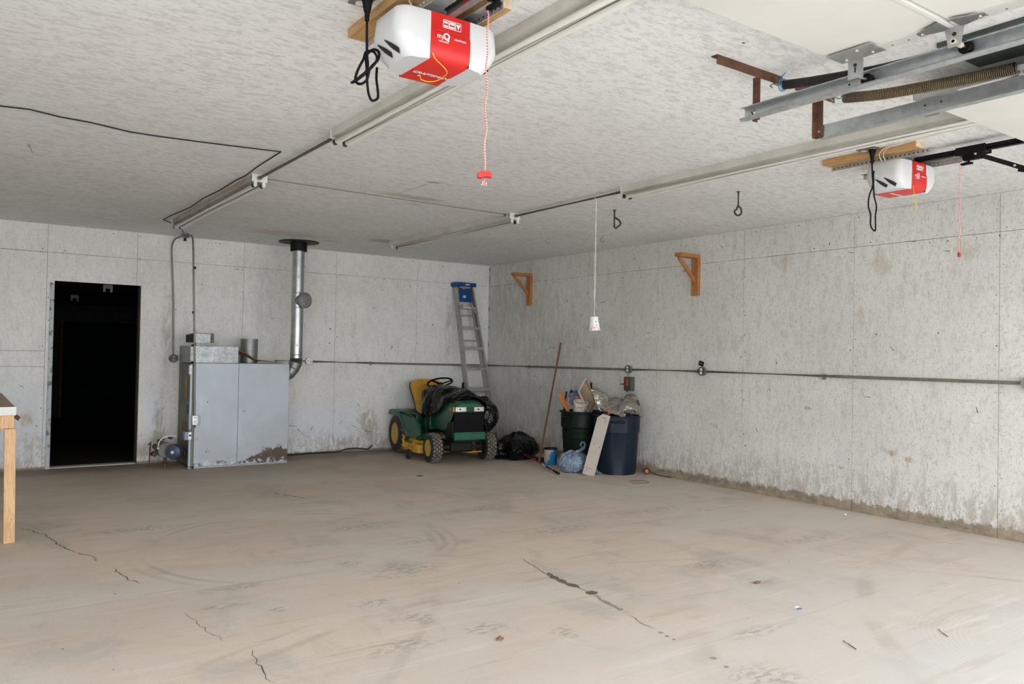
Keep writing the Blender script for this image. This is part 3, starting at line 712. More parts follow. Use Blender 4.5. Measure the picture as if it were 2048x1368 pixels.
def round_box(loc, axis, label, face=0, mat='grey_box', name='electrical_box', r=.05, cat='outlet'):
    t = thing(name, label, cat, loc); ax = Vector(axis); p = Vector(loc)
    b = MB(p); b.tube([p, p+ax*.045], r, 8); b.build('box', mat, t, bevel=.003)
    side = ax.cross(Vector((0, 0, 1)))
    if face:
        b = MB(p); b.tube([p+ax*.045, p+ax*.049], r*.98, 16); b.build('cover', 'dark_box', t, smooth=40)
        for s in (-1, 1):
            c_ = p+ax*.049+Vector((0, 0, s*.019)); b = MB(p); b.tube([c_, c_+ax*.004], .0165, 12)
            for q in (-1, 1): b.box(c_+ax*.0045+side*q*.006, (.003 if abs(ax.x) > .5 else .002, .002 if abs(ax.x) > .5 else .003, .009), 1)
            b.build('socket', ['white_plastic' if mat != 'dark_box' else 'conduit', 'hole'], t)
    else:
        b = MB(p); b.tube([p+ax*.045, p+ax*.050], r*.95, 8)
        for s in (-1, 1): b.cyl(p+ax*.050+side*s*.022+Vector((0, 0, s*.01)), p+ax*.053+side*s*.022+Vector((0, 0, s*.01)), .006, 8, 1)
        b.build('cover', [mat, 'hole'], t, bevel=.001)
    return t
round_box((-4.485, 0, 1.225), (0, -1, 0), 'dark round box on the back wall at the top left of the furnace', 1, 'dark_box')
round_box((-2.825, 0, 1.212), (0, -1, 0), 'round galvanised box with a blank cover, right of the flue pipe on the back wall', 0, 'galv')
round_box((0, -3.07, 1.20), (-1, 0, 0), 'round double outlet on the right wall above the switch box and the bins', 1)
t2 = round_box((0, -4.21, 1.205), (-1, 0, 0), 'round double outlet with a black flip cover, alone on the middle of the right wall', 1)
b = MB((0, -4.21, 1.205)); b.box((-.055, -4.215, 1.288), (.012, .062, .05), M_=Matrix.Rotation(R(18), 3, 'X')); b.box((-.0615, -4.215, 1.288), (.002, .040, .010), 1, Matrix.Rotation(R(18), 3, 'X'))
b.build('flip_cover', ['black_plastic', 'galv_dark'], t2, bevel=.003)
round_box((0, -7.385, 1.205), (-1, 0, 0), 'blue-grey round box cut by the right edge of the picture on the right wall', 0, 'grey_box', r=.058)

def wall_run(pts, label, name='wall_conduit', r=.0135, clips=()):
    b = MB(pts[0]); b.tube(pts, r, 8)
    for c_, ax in clips:
        c_ = Vector(c_); b.box(c_, (.02 if ax == 'y' else .03, .03 if ax == 'y' else .02, .05), 1)
    return props(b.build(name, ['conduit', 'galv_dark'], smooth=50), label, 'conduit')
wall_run([(-2.775, -.022, 1.206), (-2.0, -.020, 1.196), (-1.2, -.022, 1.186), (-.03, -.024, 1.178)], 'horizontal conduit along the back wall from the flue to the corner, behind the ladder', clips=[((-1.94, -.012, 1.19), 'x')])
wall_run([(-3.27, -.022, 1.213), (-2.88, -.022, 1.212)], 'short thin conduit behind the flue pipe, ending at the round galvanised box', r=.007)
wall_run([(-.024, -.03, 1.178), (-.022, -1.3, 1.186), (-.022, -3.02, 1.195)], 'horizontal conduit on the right wall between the corner and the outlet above the bins', clips=[((-.012, -1.05, 1.18), 'y')])
wall_run([(-.022, -3.12, 1.196), (-.022, -4.155, 1.203)], 'short conduit on the right wall between the two round outlets')
wall_run([(-.022, -4.262, 1.203), (-.022, -5.8, 1.202), (-.022, -7.33, 1.203)], 'longest horizontal conduit on the right wall, running towards the garage doors', clips=[((-.012, -5.66, 1.195), 'y')])

# switch box under the outlet
t = thing('switch_box', 'grey-green knife switch box with a red lever plate below the outlet by the bins', 'switch box', (0, -3.09, 1.03))
o = t.location; b = MB(o); b.mm((-.065, -3.150, .942), (0, -3.030, 1.108)); b.build('box', 'dark_box', t, bevel=.003)
b = MB(o); b.mm((-.069, -3.146, .95), (-.065, -3.034, 1.10)); b.build('door', 'switch_face', t, bevel=.002)
b = MB(o); b.mm((-.058, -3.153, .955), (-.008, -3.149, 1.095)); b.build('side_plate', 'dark_box', t)
b = MB(o); b.bar((-.073, -3.09, 1.00), (-.073, -3.09, 1.088), .030, .008, (1, 0, 0)); b.build('lever', 'red', t, bevel=.003)
b = MB(o); b.bar((-.035, -3.03, 1.02), (-.05, -2.945, 1.015), .012, .02, w2=.004, h2=.006); b.build('handle', 'rust', t)
b = MB(o); b.tube([(-.03, -3.07, 1.108), (-.03, -3.07, 1.155)], .013, 8); b.build('nipple', 'galv', t)
b = MB(o); b.tube([(-.05, -3.07, .942), (-.05, -3.07, .925)], .015, 8); b.build('knockout_stub', 'galv_dark', t)

# ------------------------------------------------------------------ shelf brackets on the right wall
def bracket(y, z0, z1, reach, label):
    t = thing('shelf_bracket', label, 'shelf bracket', (0, y, z0), group='wooden brackets on the right wall'); o = t.location
    b = MB(o); b.mm((-.042, y-.046, z0), (0, y+.046, z1)); 
    for dz in (.06, .12, .3, .36): b.cyl((-.044, y, z0+dz), (-.041, y, z0+dz), .005, 8, 1)
    b.build('upright', ['bracket_wood', 'hole'], t, bevel=.003)
    b = MB(o); b.mm((-reach, y-.043, z1), (0, y+.043, z1+.040)); b.build('arm', 'bracket_wood', t, bevel=.003)
    b = MB(o); b.bar((-reach+.02, y, z1-.004), (-.028, y, z0+.15), .040, .022, (0, 1, 0)); b.build('brace', 'bracket_wood', t, bevel=.002)
bracket(-4.09, 2.025, 2.43, .31, 'larger reddish wooden shelf bracket, nearer the camera on the right wall')
bracket(-1.03, 2.04, 2.445, .31, 'smaller looking reddish wooden shelf bracket near the far corner of the right wall')

# ------------------------------------------------------------------ hooks, string and cup
def rod(name, pts, r, label, mat='iron', cat='hook', group=None, plate=None):
    t = thing(name, label, cat, pts[0], group=group); b = MB(pts[0]); b.tube(pts, r, 8); b.build('rod', mat, t, smooth=60)
    if plate: b = MB(pts[0]); b.cyl((pts[0][0], pts[0][1], H), (pts[0][0], pts[0][1], H-.004), plate, 12); b.build('plate', mat, t)
    return t
ex = Vector((.8176, -.5755, 0))     # direction across the view, used only to turn the bent hooks
p = Vector((-1.736, -4.651, H))
rod('bent_iron_hook', [p, p-Vector((0, 0, .155)), p+ex*.012-Vector((0, 0, .168)), p+ex*.052-Vector((0, 0, .135)), p+ex*.058-Vector((0, 0, .115)), p+ex*.040-Vector((0, 0, .09)), p+ex*.004-Vector((0, 0, .068))], .0085, 'black iron rod hook bent into a D, hanging from the ceiling right of the string', group='bent iron rods hanging from the ceiling', plate=.018)
p = Vector((-1.542, -5.887, H)); ring = [p+ex*(.026*math.sin(a)*(1.15 if math.cos(a) < 0 else .7+.3*math.sin(abs(a))))-Vector((0, 0, .155-.036*math.cos(a))) for a in [2*PI*i/16 for i in range(17)]]
rod('bent_iron_hook', [p, p-Vector((0, 0, .112))]+ring, .0075, 'black iron rod ending in a teardrop eye, the rightmost rod hanging from the ceiling', group='bent iron rods hanging from the ceiling', plate=.016)
def small_hook(p, r, mat, label, s=1., flip=1):
    p = Vector(p); pts = [p, p-Vector((0, 0, .045*s))]+[p-Vector((0, 0, .075*s))+Vector((0, 0, .03*s*math.cos(a)))+ex*.028*s*flip*math.sin(a) for a in [PI*.12*i for i in range(1, 14)]]
    rod('screw_hook', pts, r, label, mat, 'hook', 'small screw hooks in the ceiling')
small_hook((-1.721, -3.553, H), .0028, 'brass', 'small brassy screw hook in the ceiling, uppermost of the little hooks left of the string', .8)
small_hook((-1.202, -2.964, H), .0026, 'galv_dark', 'small grey screw hook in the ceiling, the lower one left of the string', .75, -1)
small_hook((-.822, -3.459, H), .0024, 'iron', 'thin dark screw hook in the ceiling just right of the string', .75, -1)

sx, sy = -2.325, -5.075
t = thing('pull_string', 'cream twisted string looped over the ceiling conduit, a paper cup tied to its end', 'string', (sx, sy, H)); o = t.location
b = MB(o)
loop = [(sx+.0155*math.cos(a), sy, H-.028+.0155*math.sin(a)) for a in [R(-60)+R(300)*i/12 for i in range(13)]]
b.tube(loop, .0026, 6)
zt = H-.04
for ph, am in ((0, .005), (PI, .004)):
    b.tube([(sx+am*math.sin(ph+k*.55)*(1 if k < 30 else .3), sy+am*.6*math.cos(ph+k*.6), zt-k*.0245) for k in range(0, 35)], .0022, 6)
b.tube([(sx+.001, sy, zt-.82), (sx, sy, zt-.95), (sx+.002, sy, 1.672)], .0022, 6)
b.tube([(sx+.0, sy, zt-.84), (sx+.012, sy-.003, zt-.88), (sx+.026, sy-.006, zt-.905)], .002, 6)
b.tube([(sx, sy, zt-.19), (sx+.016, sy-.006, zt-.185), (sx+.020, sy-.008, zt-.195)], .0022, 6)
b.build('cord', 'string', t, smooth=60)
T = Matrix.Translation((sx-.004, sy, 1.668)) @ Matrix.Rotation(R(180-5), 4, 'Y') @ Matrix.Diagonal((1.22, 1.22, 1.10, 1))
t = thing('paper_cup', 'small white printed paper cup hanging upside down on the cream string', 'cup', (sx-.004, sy, 1.668)); o = t.location
cupprof = [(.0, .0), (.026, .0), (.0272, .002), (.0375, .098), (.0400, .100), (.0400, .103), (.0365, .103), (.0355, .096), (.0255, .006), (0, .006)]
b = MB(o); b.lathe(cupprof, 28, T); b.build('cup', 'cup', t, smooth=40)

# ------------------------------------------------------------------ lifted garage doors
DZ0, DZ1 = 2.548, 2.580
def overhead_door(name, x0, x1, y_far, label, side, corner):
    t = thing(name, label, 'garage door', ((x0+x1)/2, (y_far+YF)/2, DZ0), kind='structure'); o = t.location
    ys_ = [y_far, y_far-.462]
    while ys_[-1] > YF+.2: ys_.append(max(YF+.03, ys_[-1]-.535))
    for i in range(len(ys_)-1):
        a, c_ = ys_[i], ys_[i+1]
        b = MB(o); b.mm((x0, c_+.004, DZ0+.006), (x1, a-.003, DZ1))
        b.mm((x0, c_+.004, DZ0-.001), (x1, c_+.022, DZ0+.01)) if i < len(ys_)-2 else None
        s_ = b.build('door_section', 'door_skin', t, bevel=.002)
        for xx, sg in ((x0, 1), (x1, -1)):
            b = MB(o); b.mm((xx, c_+.005, DZ0-.001), (xx+sg*.062, a-.004, DZ0+.008))
            q = a-.05
            while q > c_+.03: b.cyl((xx+sg*.024, q, DZ0-.0015), (xx+sg*.024, q, DZ0-.001), .0042, 8, 1); q -= .062
            b.mm((xx-.001, c_+.005, DZ0+.0), (xx+.001, a-.004, DZ1))
            b.build('end_stile', ['door_strip', 'hole'], s_, bevel=.0006)
    # top corner roller bracket and hinge on the side that shows
    ex_, sg = (x1, 1) if side > 0 else (x0, -1)
    yb = y_far-.07
    def roller(y, z, parent):
        b = MB(o); b.cyl((ex_-sg*.03, y, z), (ex_+sg*.060, y, z), .006, 8); b.build('roller_stem', 'galv', parent)
        b = MB(o); T = Matrix.Translation((ex_+sg*.066, y, z)) @ Matrix.Rotation(R(90), 4, 'Y')
        b.lathe([(.004, -.014), (.020, -.014), (.024, -.010), (.021, 0), (.024, .010), (.020, .014), (.004, .014)], 18, T); b.build('roller', 'black_plastic', parent, smooth=40)
    b = MB(o); b.mm((ex_-sg*.115, yb-.13, DZ0-.0045), (ex_-sg*.003, yb+.055, DZ0-.0015))
    for dx, dy in ((.03, -.09), (.03, .02), (.09, -.06)): b.cyl((ex_-sg*dx, yb+dy, DZ0-.011), (ex_-sg*dx, yb+dy, DZ0-.004), .007, 6, 1)
    b.build('corner_plate', ['galv', 'chrome'], t) 
    b = MB(o); b.mm((ex_-sg*.02-.001, yb-.045, DZ0-.085), (ex_-sg*.02+.002, yb+.02, DZ0-.004))
    b.mm((ex_-sg*.02-.002, yb-.015, DZ0-.062), (ex_-sg*.02-.0012, yb-.008, DZ0-.04), 1); b.cyl((ex_-sg*.02-.004, yb-.012, DZ0-.032), (ex_-sg*.02, yb-.012, DZ0-.032), .007, 8, 1)
    b.build('roller_arm', ['galv', 'hole'], t, bevel=.001); roller(yb-.012, DZ0-.072, t)
    yh = y_far-.462
    b = MB(o)
    for s2 in (-1, 1):
        b.prism([(ex_-sg*.100, yh+s2*.02, DZ0-.006), (ex_-sg*.008, yh+s2*.02, DZ0-.006), (ex_-sg*.035, yh+s2*.115, DZ0-.006), (ex_-sg*.06, yh+s2*.115, DZ0-.006)], (0, 0, .005))
        b.cyl((ex_-sg*.047, yh+s2*.10, DZ0-.012), (ex_-sg*.047, yh+s2*.10, DZ0-.005), .008, 6, 1)
    b.build('hinge', ['galv_dark', 'chrome'], t)
    b = MB(o); b.prism([(ex_-sg*.02, yh-.035, DZ0-.004), (ex_-sg*.02, yh+.035, DZ0-.004), (ex_-sg*.02, yh+.022, DZ0-.075), (ex_-sg*.02, yh-.022, DZ0-.075)], (sg*.003, 0, 0))
    for dz in (.03, .055): b.cyl((ex_-sg*.02-sg*.002, yh, DZ0-dz), (ex_-sg*.02, yh, DZ0-dz), .008, 10, 1)
    b.build('hinge_tab', ['galv', 'hole'], t, bevel=.0008)
    b = MB(o); b.tube([(ex_-sg*.03, yh, DZ0-.058), (ex_+sg*.03, yh, DZ0-.058)], .011, 10); b.build('roller_sleeve', 'socket', t); roller(yh, DZ0-.058, t)
    return t
overhead_door('door_1', -6.45, -3.71, -8.15, 'lifted white sectional garage door at the top right, left of the two tracks', 1, 0)
overhead_door('door_2', -3.04, -.36, -8.09, 'lifted white sectional garage door farther right, beyond the second track', -1, 0)

def track(x, sg, y_end, label, hx0, hx1, z0=2.452, h=.058, hang_y=-7.672):
    """sg: side the channel opens to"""
    t = thing('door_track', label, 'garage door track', (x, (y_end-9.9)/2, z0), group='galvanised door tracks under the ceiling'); o = t.location
    b = MB(o); th = .0022; d = .034; ya, yb = y_end, -9.95
    x_in = x; xo = x+sg*d
    segs = [((x_in, z0), (x_in, z0+h)), ((x_in, z0+h), (xo-sg*.006, z0+h+.002)), ((xo-sg*.006, z0+h+.002), (xo, z0+h-.004)), ((x_in, z0), (xo-sg*.004, z0-.004)), ((xo-sg*.004, z0-.004), (xo+sg*.004, z0+.004)), ((xo+sg*.004, z0+.004), (xo+sg*.001, z0+.009))]
    for (a, za), (c_, zb) in segs:
        dx, dz = c_-a, zb-za; l = math.hypot(dx, dz); nx, nz = -dz/l*th/2, dx/l*th/2
        b.prism([(a+nx, ya, za+nz), (c_+nx, ya, zb+nz), (c_-nx, ya, zb-nz), (a-nx, ya, za-nz)], (0, yb-ya, 0))
    for yy in (y_end-.53, y_end-.60): b.cyl((x_in+sg*.0013, yy, z0+h*.55), (x_in+sg*.0018, yy, z0+h*.55), .005, 8, 1); b.cyl((x_in-sg*.0018, yy, z0+h*.55), (x_in-sg*.0013, yy, z0+h*.55), .005, 8, 1)
    for dy, dz in ((.03, .02), (.04, .035), (.055, .018), (.055, .036), (.045, .027)): b.cyl((x_in+sg*.0013, y_end-dy, z0+dz), (x_in+sg*.0018, y_end-dy, z0+dz), .0042, 8, 1)
    b.build('rail', ['galv_track', 'hole'], t)
    # rusty hanger: upright angle plus a cross angle screwed to the ceiling
    ux = x-sg*.004
    b = MB(o); b.mm((ux-sg*.0, hang_y-.02, z0-.006), (ux-sg*.004, hang_y+.02, H-.03)); b.mm((ux-sg*.034, hang_y+.016, z0-.006), (ux, hang_y+.02, H-.03))
    b.build('upright', 'rust', t, bevel=.0008)
    b = MB(o); b.mm((hx0, hang_y-.024, H-.004), (hx1, hang_y+.012, H)); b.mm((hx0, hang_y-.024, H-.042), (hx1, hang_y-.020, H))
    b.build('ceiling_angle', 'rust', t, bevel=.0008)
    b = MB(o); b.cyl((ux-sg*.006, hang_y, z0+.028), (ux+sg*.01, hang_y, z0+.028), .007, 6); b.build('bolt', 'chrome', t)
    return t
track(-3.625, -1, -7.612, 'nearer galvanised door track on a rusty hanger, rollers of the near door in it', -3.92, -3.46)
track(-3.125, 1, -7.665, 'farther galvanised door track on a rusty hanger, seen from its plain back', -3.36, -3.04)

def spring(pts, r, mat, label, wire=.0034, tie=None, end=None):
    P = catmull(pts, 12); L = [0]
    for i in range(1, len(P)): L.append(L[-1]+(P[i]-P[i-1]).length)
    t = thing('extension_spring', label, 'spring', P[0], group='door springs beside the tracks'); o = t.location
    turns = int(L[-1]/.0078); n = turns*10; path = []; j = 0
    for k in range(n+1):
        s = L[-1]*k/n
        while j < len(L)-2 and L[j+1] < s: j += 1
        f_ = (s-L[j])/max(1e-6, L[j+1]-L[j]); c_ = P[j].lerp(P[j+1], min(1, f_))
        a, b_, _ = basis(P[j+1]-P[j]); an = 2*PI*turns*k/n
        path.append(c_+a*math.cos(an)*r+b_*math.sin(an)*r)
    b = MB(o); b.tube(path, wire, 5); b.build('coil', mat, t, smooth=80)
    b = MB(o); d0 = (P[0]-P[1]).normalized()
    b.tube([P[0]-d0*.01, P[0]+d0*.03, P[0]+d0*.055+Vector((.0, 0, .012)), P[0]+d0*.075+Vector((0, 0, .004)), P[0]+d0*.06+Vector((0, 0, -.008))], .004, 6); b.build('end_hook', 'galv', t, smooth=60)
    if tie:
        b = MB(o); a, b_, d = basis(P[1]-P[0])
        for q in (.0, .012): b.tube([P[0]-d*(.01-q)+(a*math.cos(an)+b_*math.sin(an)*1.25)*(r+.003) for an in [2*PI*i/12 for i in range(13)]], .0026, 5)
        b.tube([P[0]-d*.005+b_*(r+.004), P[0]-d*.02+b_*(r+.02), P[0]-d*.0+b_*(r+.035)], .0028, 5)
        b.build('tie', 'blue_tape', t)
    if end:
        e = P[-1]; b = MB(o); a, b_, d = basis(P[-1]-P[-2]); b.tube([e+d*.0, e+d*.008], r*1.12, 16); b.build('end_plug', 'spring_rust', t, smooth=50)
        b = MB(o); b.bar(e+d*.008, e+d*.09, .02, .018); b.build('pulley_fork', 'galv', t, bevel=.002)
    return t
spring([(-3.52, -7.745, 2.612), (-3.52, -7.884, 2.590), (-3.52, -8.078, 2.566), (-3.52, -8.25, 2.549), (-3.52, -8.55, 2.535)], .0185, 'spring_dark', 'black coil door spring with a blue tie, upper of the two springs', tie=1)
spring([(-3.22, -7.86, 2.583), (-3.22, -8.04, 2.553), (-3.22, -8.243, 2.534), (-3.22, -8.43, 2.520), (-3.22, -8.60, 2.512)], .0215, 'spring_rust', 'brown oily coil door spring behind the nearer track, lower of the two springs', end=1)

# ------------------------------------------------------------------ garage door openers
def rot_z(a): return Matrix.Rotation(a, 4, 'Z')
def opener(cx, yf, label, rail_mat, strand):
    """head hangs below two angles; front (red) face looks to -y"""
    t = thing('garage_door_opener', label, 'garage door opener', (cx, yf+.13, 2.50), group='garage door openers on the ceiling'); o = t.location
    yb = yf+.25; zb, zt = 2.430, 2.605; hw = .222; rw = .0845
    # white side lenses: rounded shell lofted around each side
    for sg in (-1, 1):
        rows = []
        for k, z in enumerate([zt, zt-.008, zt-.04, zt-.075, zb+.085, zb+.066, zb+.044, zb+.022, zb+.006, zb]):
            s = [.93, .965, .985, 1., 1., .98, .93, .86, .79, .75][k]; g_ = [.006, .002, .0, 0, .0, .002, .006, .012, .018, .020][k]
            X = hw*s; ring = []
            ring.append((cx+sg*rw, yf+g_*.2, z)); 
            for a in range(0, 7):
                an = R(90*a/6); ring.append((cx+sg*(X-.045+.045*math.sin(an)), yf+g_+.045-.045*math.cos(an), z))
            for a in range(0, 7):
                an = R(90*a/6); ring.append((cx+sg*(X-.075+.075*math.cos(an)), yb-g_-.075+.075*math.sin(an), z))
            ring.append((cx+sg*rw*.9, yb-g_, z)); rows.append([Vector(p) for p in ring])
        b = MB(o); b.grid(rows)
        b.add([v for v in rows[-1]], [tuple(range(len(rows[-1])))]); b.add([v for v in rows[0]], [tuple(range(len(rows[0])))])
        s_ = b.build('light_lens', 'lens', t, smooth=42)
        # dark vent slots low on the side
        def sx(z_):
            ks = [(.085, 1.), (.066, .98), (.044, .93), (.022, .86), (.006, .79), (0, .75)]
            for (a, fa), (b_, fb_) in zip(ks, ks[1:]):
                if b_ <= z_ <= a: return hw*(fb_+(fa-fb_)*(z_-b_)/(a-b_))
            return hw
        for yy in (yf+.060, yf+.118):
            v = MB(o); A, Bq = [], []
            for q in range(9):
                f_ = q/8; z_ = .066-.050*f_; y_ = yy+.045-.060*f_; hh = .0025+.0085*min(1, f_*1.8)
                for lst, dz in ((A, hh), (Bq, -hh)): lst.append(Vector((cx+sg*(sx(min(.084, max(0, z_-dz*.6)))+.003), y_+dz*.8, zb+z_-dz*.6-.001)))
            v.grid([A, Bq])
            v.build('vent_slot', 'hole', s_)
    # red centre cover, front face and underside with a soft bend
    b = MB(o); pr = [(yb, zt), (yb, zb-.002), (yf+.030, zb-.004), (yf+.010, zb+.004), (yf-.003, zb+.02), (yf-.006, zb+.06), (yf-.006, zt-.075), (yf-.001, zt-.065), (yf-.001, zt)]
    n = len(pr)
    wid = [rw*.95, rw*1.02, rw*.98, rw, rw, rw, rw, rw, rw]
    L = [Vector((cx-wid[i], y, z)) for i, (y, z) in enumerate(pr)]; Q = [Vector((cx+wid[i], y, z)) for i, (y, z) in enumerate(pr)]
    b.add(L+Q, [(i, (i+1) % n, n+(i+1) % n, n+i) for i in range(n)]+[tuple(range(n))[::-1], tuple(range(n, 2*n))])
    cov = b.build('centre_cover', 'red', t, smooth=38, bevel=.002)
    b = MB(o); b.bar((cx-.07, yf-.0065, zt-.066), (cx+.07, yf-.0065, zt-.066), .004, .004); b.build('moulded_ledge', 'red', cov, bevel=.001)
    F = lambda x, z: frame_m((cx+x, yf-.0067, z), (1, 0, 0), (0, 0, 1), (0, -1, 0))
    text('my', .026, F(-.046, zb+.088), 'white_plastic', 'lettering', cov, off=o); text('Q', .034, F(-.021, zb+.090), 'white_plastic', 'lettering', cov, bold=.0012, off=o)
    text('connected', .010, F(-.034, zb+.070), 'white_plastic', 'lettering', cov, off=o); text('CRAFTSMAN', .009, F(.038, zb+.088), 'white_plastic', 'lettering', cov, off=o)
    text('CRAFTSMAN', .027, frame_m((cx, yf+.150, zb-.0052), (1, 0, 0), (0, -1, 0), (0, 0, -1)), 'white_plastic', 'lettering', cov, bold=.0007, shear=.22, off=o, depth=.0004)
    # three printed badges
    bd = MB(o)
    for k in (-1, 0, 1):
        x_ = cx+.004+k*.0265
        for dz in (.0145, -.0145): bd.box((x_, yf-.0026, zt-.035+dz), (.025, .0012, .002))
        for dx in (-.0115, .0115): bd.box((x_+dx, yf-.0026, zt-.035), (.002, .0012, .030))
        if k < 1:
            for q in range(3): bd.box((x_-.006+q*.006, yf-.0026, zt-.029), (.0045, .0012, .008 if k else .010))
            bd.box((x_, yf-.0026, zt-.043), (.017, .0012, .006))
        else: bd.prism([(x_-.009, yf-.002, zt-.026), (x_+.009, yf-.002, zt-.026), (x_, yf-.002, zt-.046)], (0, -.0012, 0))
    bd.build('badges', 'white_plastic', cov)
    # steel chassis top and perforated hanging angles
    b = MB(o); b.mm((cx-.13, yf+.02, zt-.01), (cx+.13, yb-.02, zt+.008)); b.build('chassis', 'galv_dark', t)
    for sg in (-1, 1):
        xa = cx+sg*(.12 if cx < -3 else .19); b = MB(o); y0, y1 = yf-.17, yb+.24
        b.mm((xa-.0015, y0, zt+.001), (xa+.0015, y1, 2.638)); b.mm((xa-(.034 if sg > 0 else 0), y0, 2.635), (xa+(.034 if sg < 0 else 0), y1, 2.638))
        q = y0+.02
        while q < y1-.01:
            b.cyl((xa-.0022, q, zt+.016), (xa+.0022, q, zt+.016), .0052, 8, 1); q += .028
        b.build('perforated_angle', ['galv', 'hole' if (sg < 0) == (cx > -3) else 'hole_light'], t)
    return t
OP = [(-5.13, -7.46), (-1.665, -7.40)]
opener(OP[0][0], OP[0][1], 'nearer white and red garage door opener at the top centre, bundled black cord beside it', 'red', 0)
opener(OP[1][0], OP[1][1], 'farther white and red garage door opener on the right, below a black chain rail', 'black', 0)
for (cx, yf), who in zip(OP, ('nearer', 'farther')):
    for sg, sd in ((-1, 'left'), (1, 'right')):
        xa = cx+sg*(.15 if cx < -3 else .225); b = MB((xa, yf+.2, H)); b.mm((xa-.044, yf-.12, H-.039), (xa+.044, yf+.51 if sg < 0 else yf+.40, H))
        if sg < 0 and cx < -3: pass
        o_ = b.build('mounting_board', 'pine_y', bevel=.003)
        b = MB((xa, yf+.2, H)); b.mm((xa-.043, yf-.1212, H-.038), (xa+.043, yf-.1202, H-.001))
        e_ = b.build('end_grain', 'end_grain', o_); e_.location = (0, 0, 0)
        props(o_, '%s pine two-by-four on the ceiling above the %s door opener' % (sd, who), 'board', 'pine boards carrying the door openers')

# chain rails
def chain(mb, p, q, r=.006):
    p, q = Vector(p), Vector(q); n = int((q-p).length/.0127)
    for k in range(n):
        c_ = p.lerp(q, (k+.5)/n); mb.box(c_, (.004 if k % 2 else .007, .0115, .009), 0)
def rail(cx, yf, mat, label, y_far, trolley_y, w=.03):
    t = thing('opener_rail', label, 'opener rail', (cx, (yf+y_far)/2, 2.63)); o = t.location
    b = MB(o); z0 = 2.604; b.mm((cx-w/2, y_far, z0), (cx+w/2, yf+.03, z0+.004)); b.mm((cx-.003, y_far, z0+.004), (cx+.003, yf+.03, z0+.030)); b.mm((cx-w/2, y_far, z0+.030), (cx+w/2, yf+.03, z0+.034))
    b.build('rail', mat, t, bevel=.001)
    b = MB(o); chain(b, (cx-.024, yf, z0+.02), (cx-.024, y_far, z0+.02)); chain(b, (cx+.024, yf, z0+.02), (cx+.024, y_far, z0+.02)); b.build('chain', 'black_metal', t)
    return t
rail(OP[0][0], OP[0][1], 'galv_dark', 'chain rail of the nearer opener leaving the top of the picture', YF+.02, 0)
rail(OP[1][0], OP[1][1], 'black_metal', 'black chain rail of the farther opener, disappearing above the lifted door', YF+.02, 0)
b = MB((-5.15, -8.0, 2.6)); b.mm((-5.142, -10.2, 2.610), (-5.118, -7.56, 2.632)); props(b.build('rail_cover', 'red_dark', bevel=.002), 'dark red strip lying along the chain rail of the nearer opener', 'rail')

def trolley(cx, y, label, arm, zc=2.585):
    t = thing('door_trolley', label, 'opener trolley', (cx, y, zc)); o = t.location
    b = MB(o); b.mm((cx-.040, y-.11, 2.596), (cx+.040, y+.06, 2.603)); b.mm((cx-.042, y-.11, 2.590), (cx-.034, y+.06, 2.640)); b.mm((cx+.034, y-.11, 2.590), (cx+.042, y+.06, 2.640)); b.mm((cx-.02, y-.07, 2.562), (cx+.02, y+.03, 2.598))
    b.build('carriage', 'black_plastic', t, bevel=.003)
    b = MB(o); b.tube([(cx, y, 2.575), (cx-.0, y, 2.550), (cx-.0, y+.035, 2.543)], .010, 8); b.mm((cx-.012, y-.02, 2.538), (cx+.012, y+.045, 2.550)); b.build('release_lever', 'black_plastic', t, bevel=.002)
    if arm:
        b = MB(o); p0, p1, p2 = arm; b.bar(p0, p1, .006, .026, (0, 0, 1)); b.bar(Vector(p1)+Vector((.008, .05, .012)), p2, .006, .030)
        for q in (p0, Vector(p1), Vector(p1)+(Vector(p0)-Vector(p1)).normalized()*.07): b.tube([Vector(q)+Vector((-.011, 0, 0)), Vector(q)+Vector((.014, 0, 0))], .008, 8, m=1)
        b.build('door_arm', ['black_metal', 'chrome'], t, bevel=.001)
    return t
trolley(OP[1][0], -7.70, 'black trolley on the farther chain rail with its arm reaching to the lifted door', ((OP[1][0]-.03, -7.755, 2.585), (OP[1][0]-.03, -8.03, 2.445), (OP[1][0]-.02, -8.20, 2.39)))
trolley(OP[0][0], -7.76, 'black trolley on the nearer chain rail at the top edge, red cord tied on', None)

# emergency cords
def pull_cord(p, z1, r, label, handle, blk=0):
    t = thing('emergency_pull_cord', label, 'pull cord', p, group='emergency pull cords'); o = t.location; p = Vector(p)
    b = MB(o); n = 26; b.tube([p+Vector((.0035*math.sin(k*1.1)+.0, .003*math.cos(k*.8), -(p.z-z1)*k/n)) for k in range(n+1)], r, 6); b.build('cord', 'rope_red', t, smooth=60)
    q = Vector((p.x, p.y, z1)); b = MB(o)
    if blk == 0:
        T_ = frame_m(q, (.9, -.42, 0), (.42, .9, 0), (0, 0, 1))
        pr = [(.62*u_, .62*v_) for u_, v_ in [(-.040, -.022), (-.040, .004), (-.022, .016), (.026, .016), (.040, .002), (.040, -.016), (.018, -.014), (-.010, -.016), (-.014, -.022)]]
        b.prism([T_ @ Vector((x, -.012, z)) for x, z in pr], T_.to_3x3() @ Vector((0, .024, 0)))
        b.build('handle', 'red', t, bevel=.002)
        b = MB(o)
        for k in range(3): b.tube([q+Vector((0, 0, -.018)), q+Vector((-.008+.008*k, 0, -.028)), q+Vector((-.010+.009*k, .003, -.038))], .0026, 5)
        b.build('frayed_knot', 'rope_red', t)
    else:
        b.box(q, (.016, .014, .026)); b.build('handle', 'magenta', t, bevel=.003)
    return t
pull_cord((-5.135, -7.72, 2.548), 1.965, .0032, 'red and white emergency cord with a red handle, hanging from the nearer opener rail', 0)
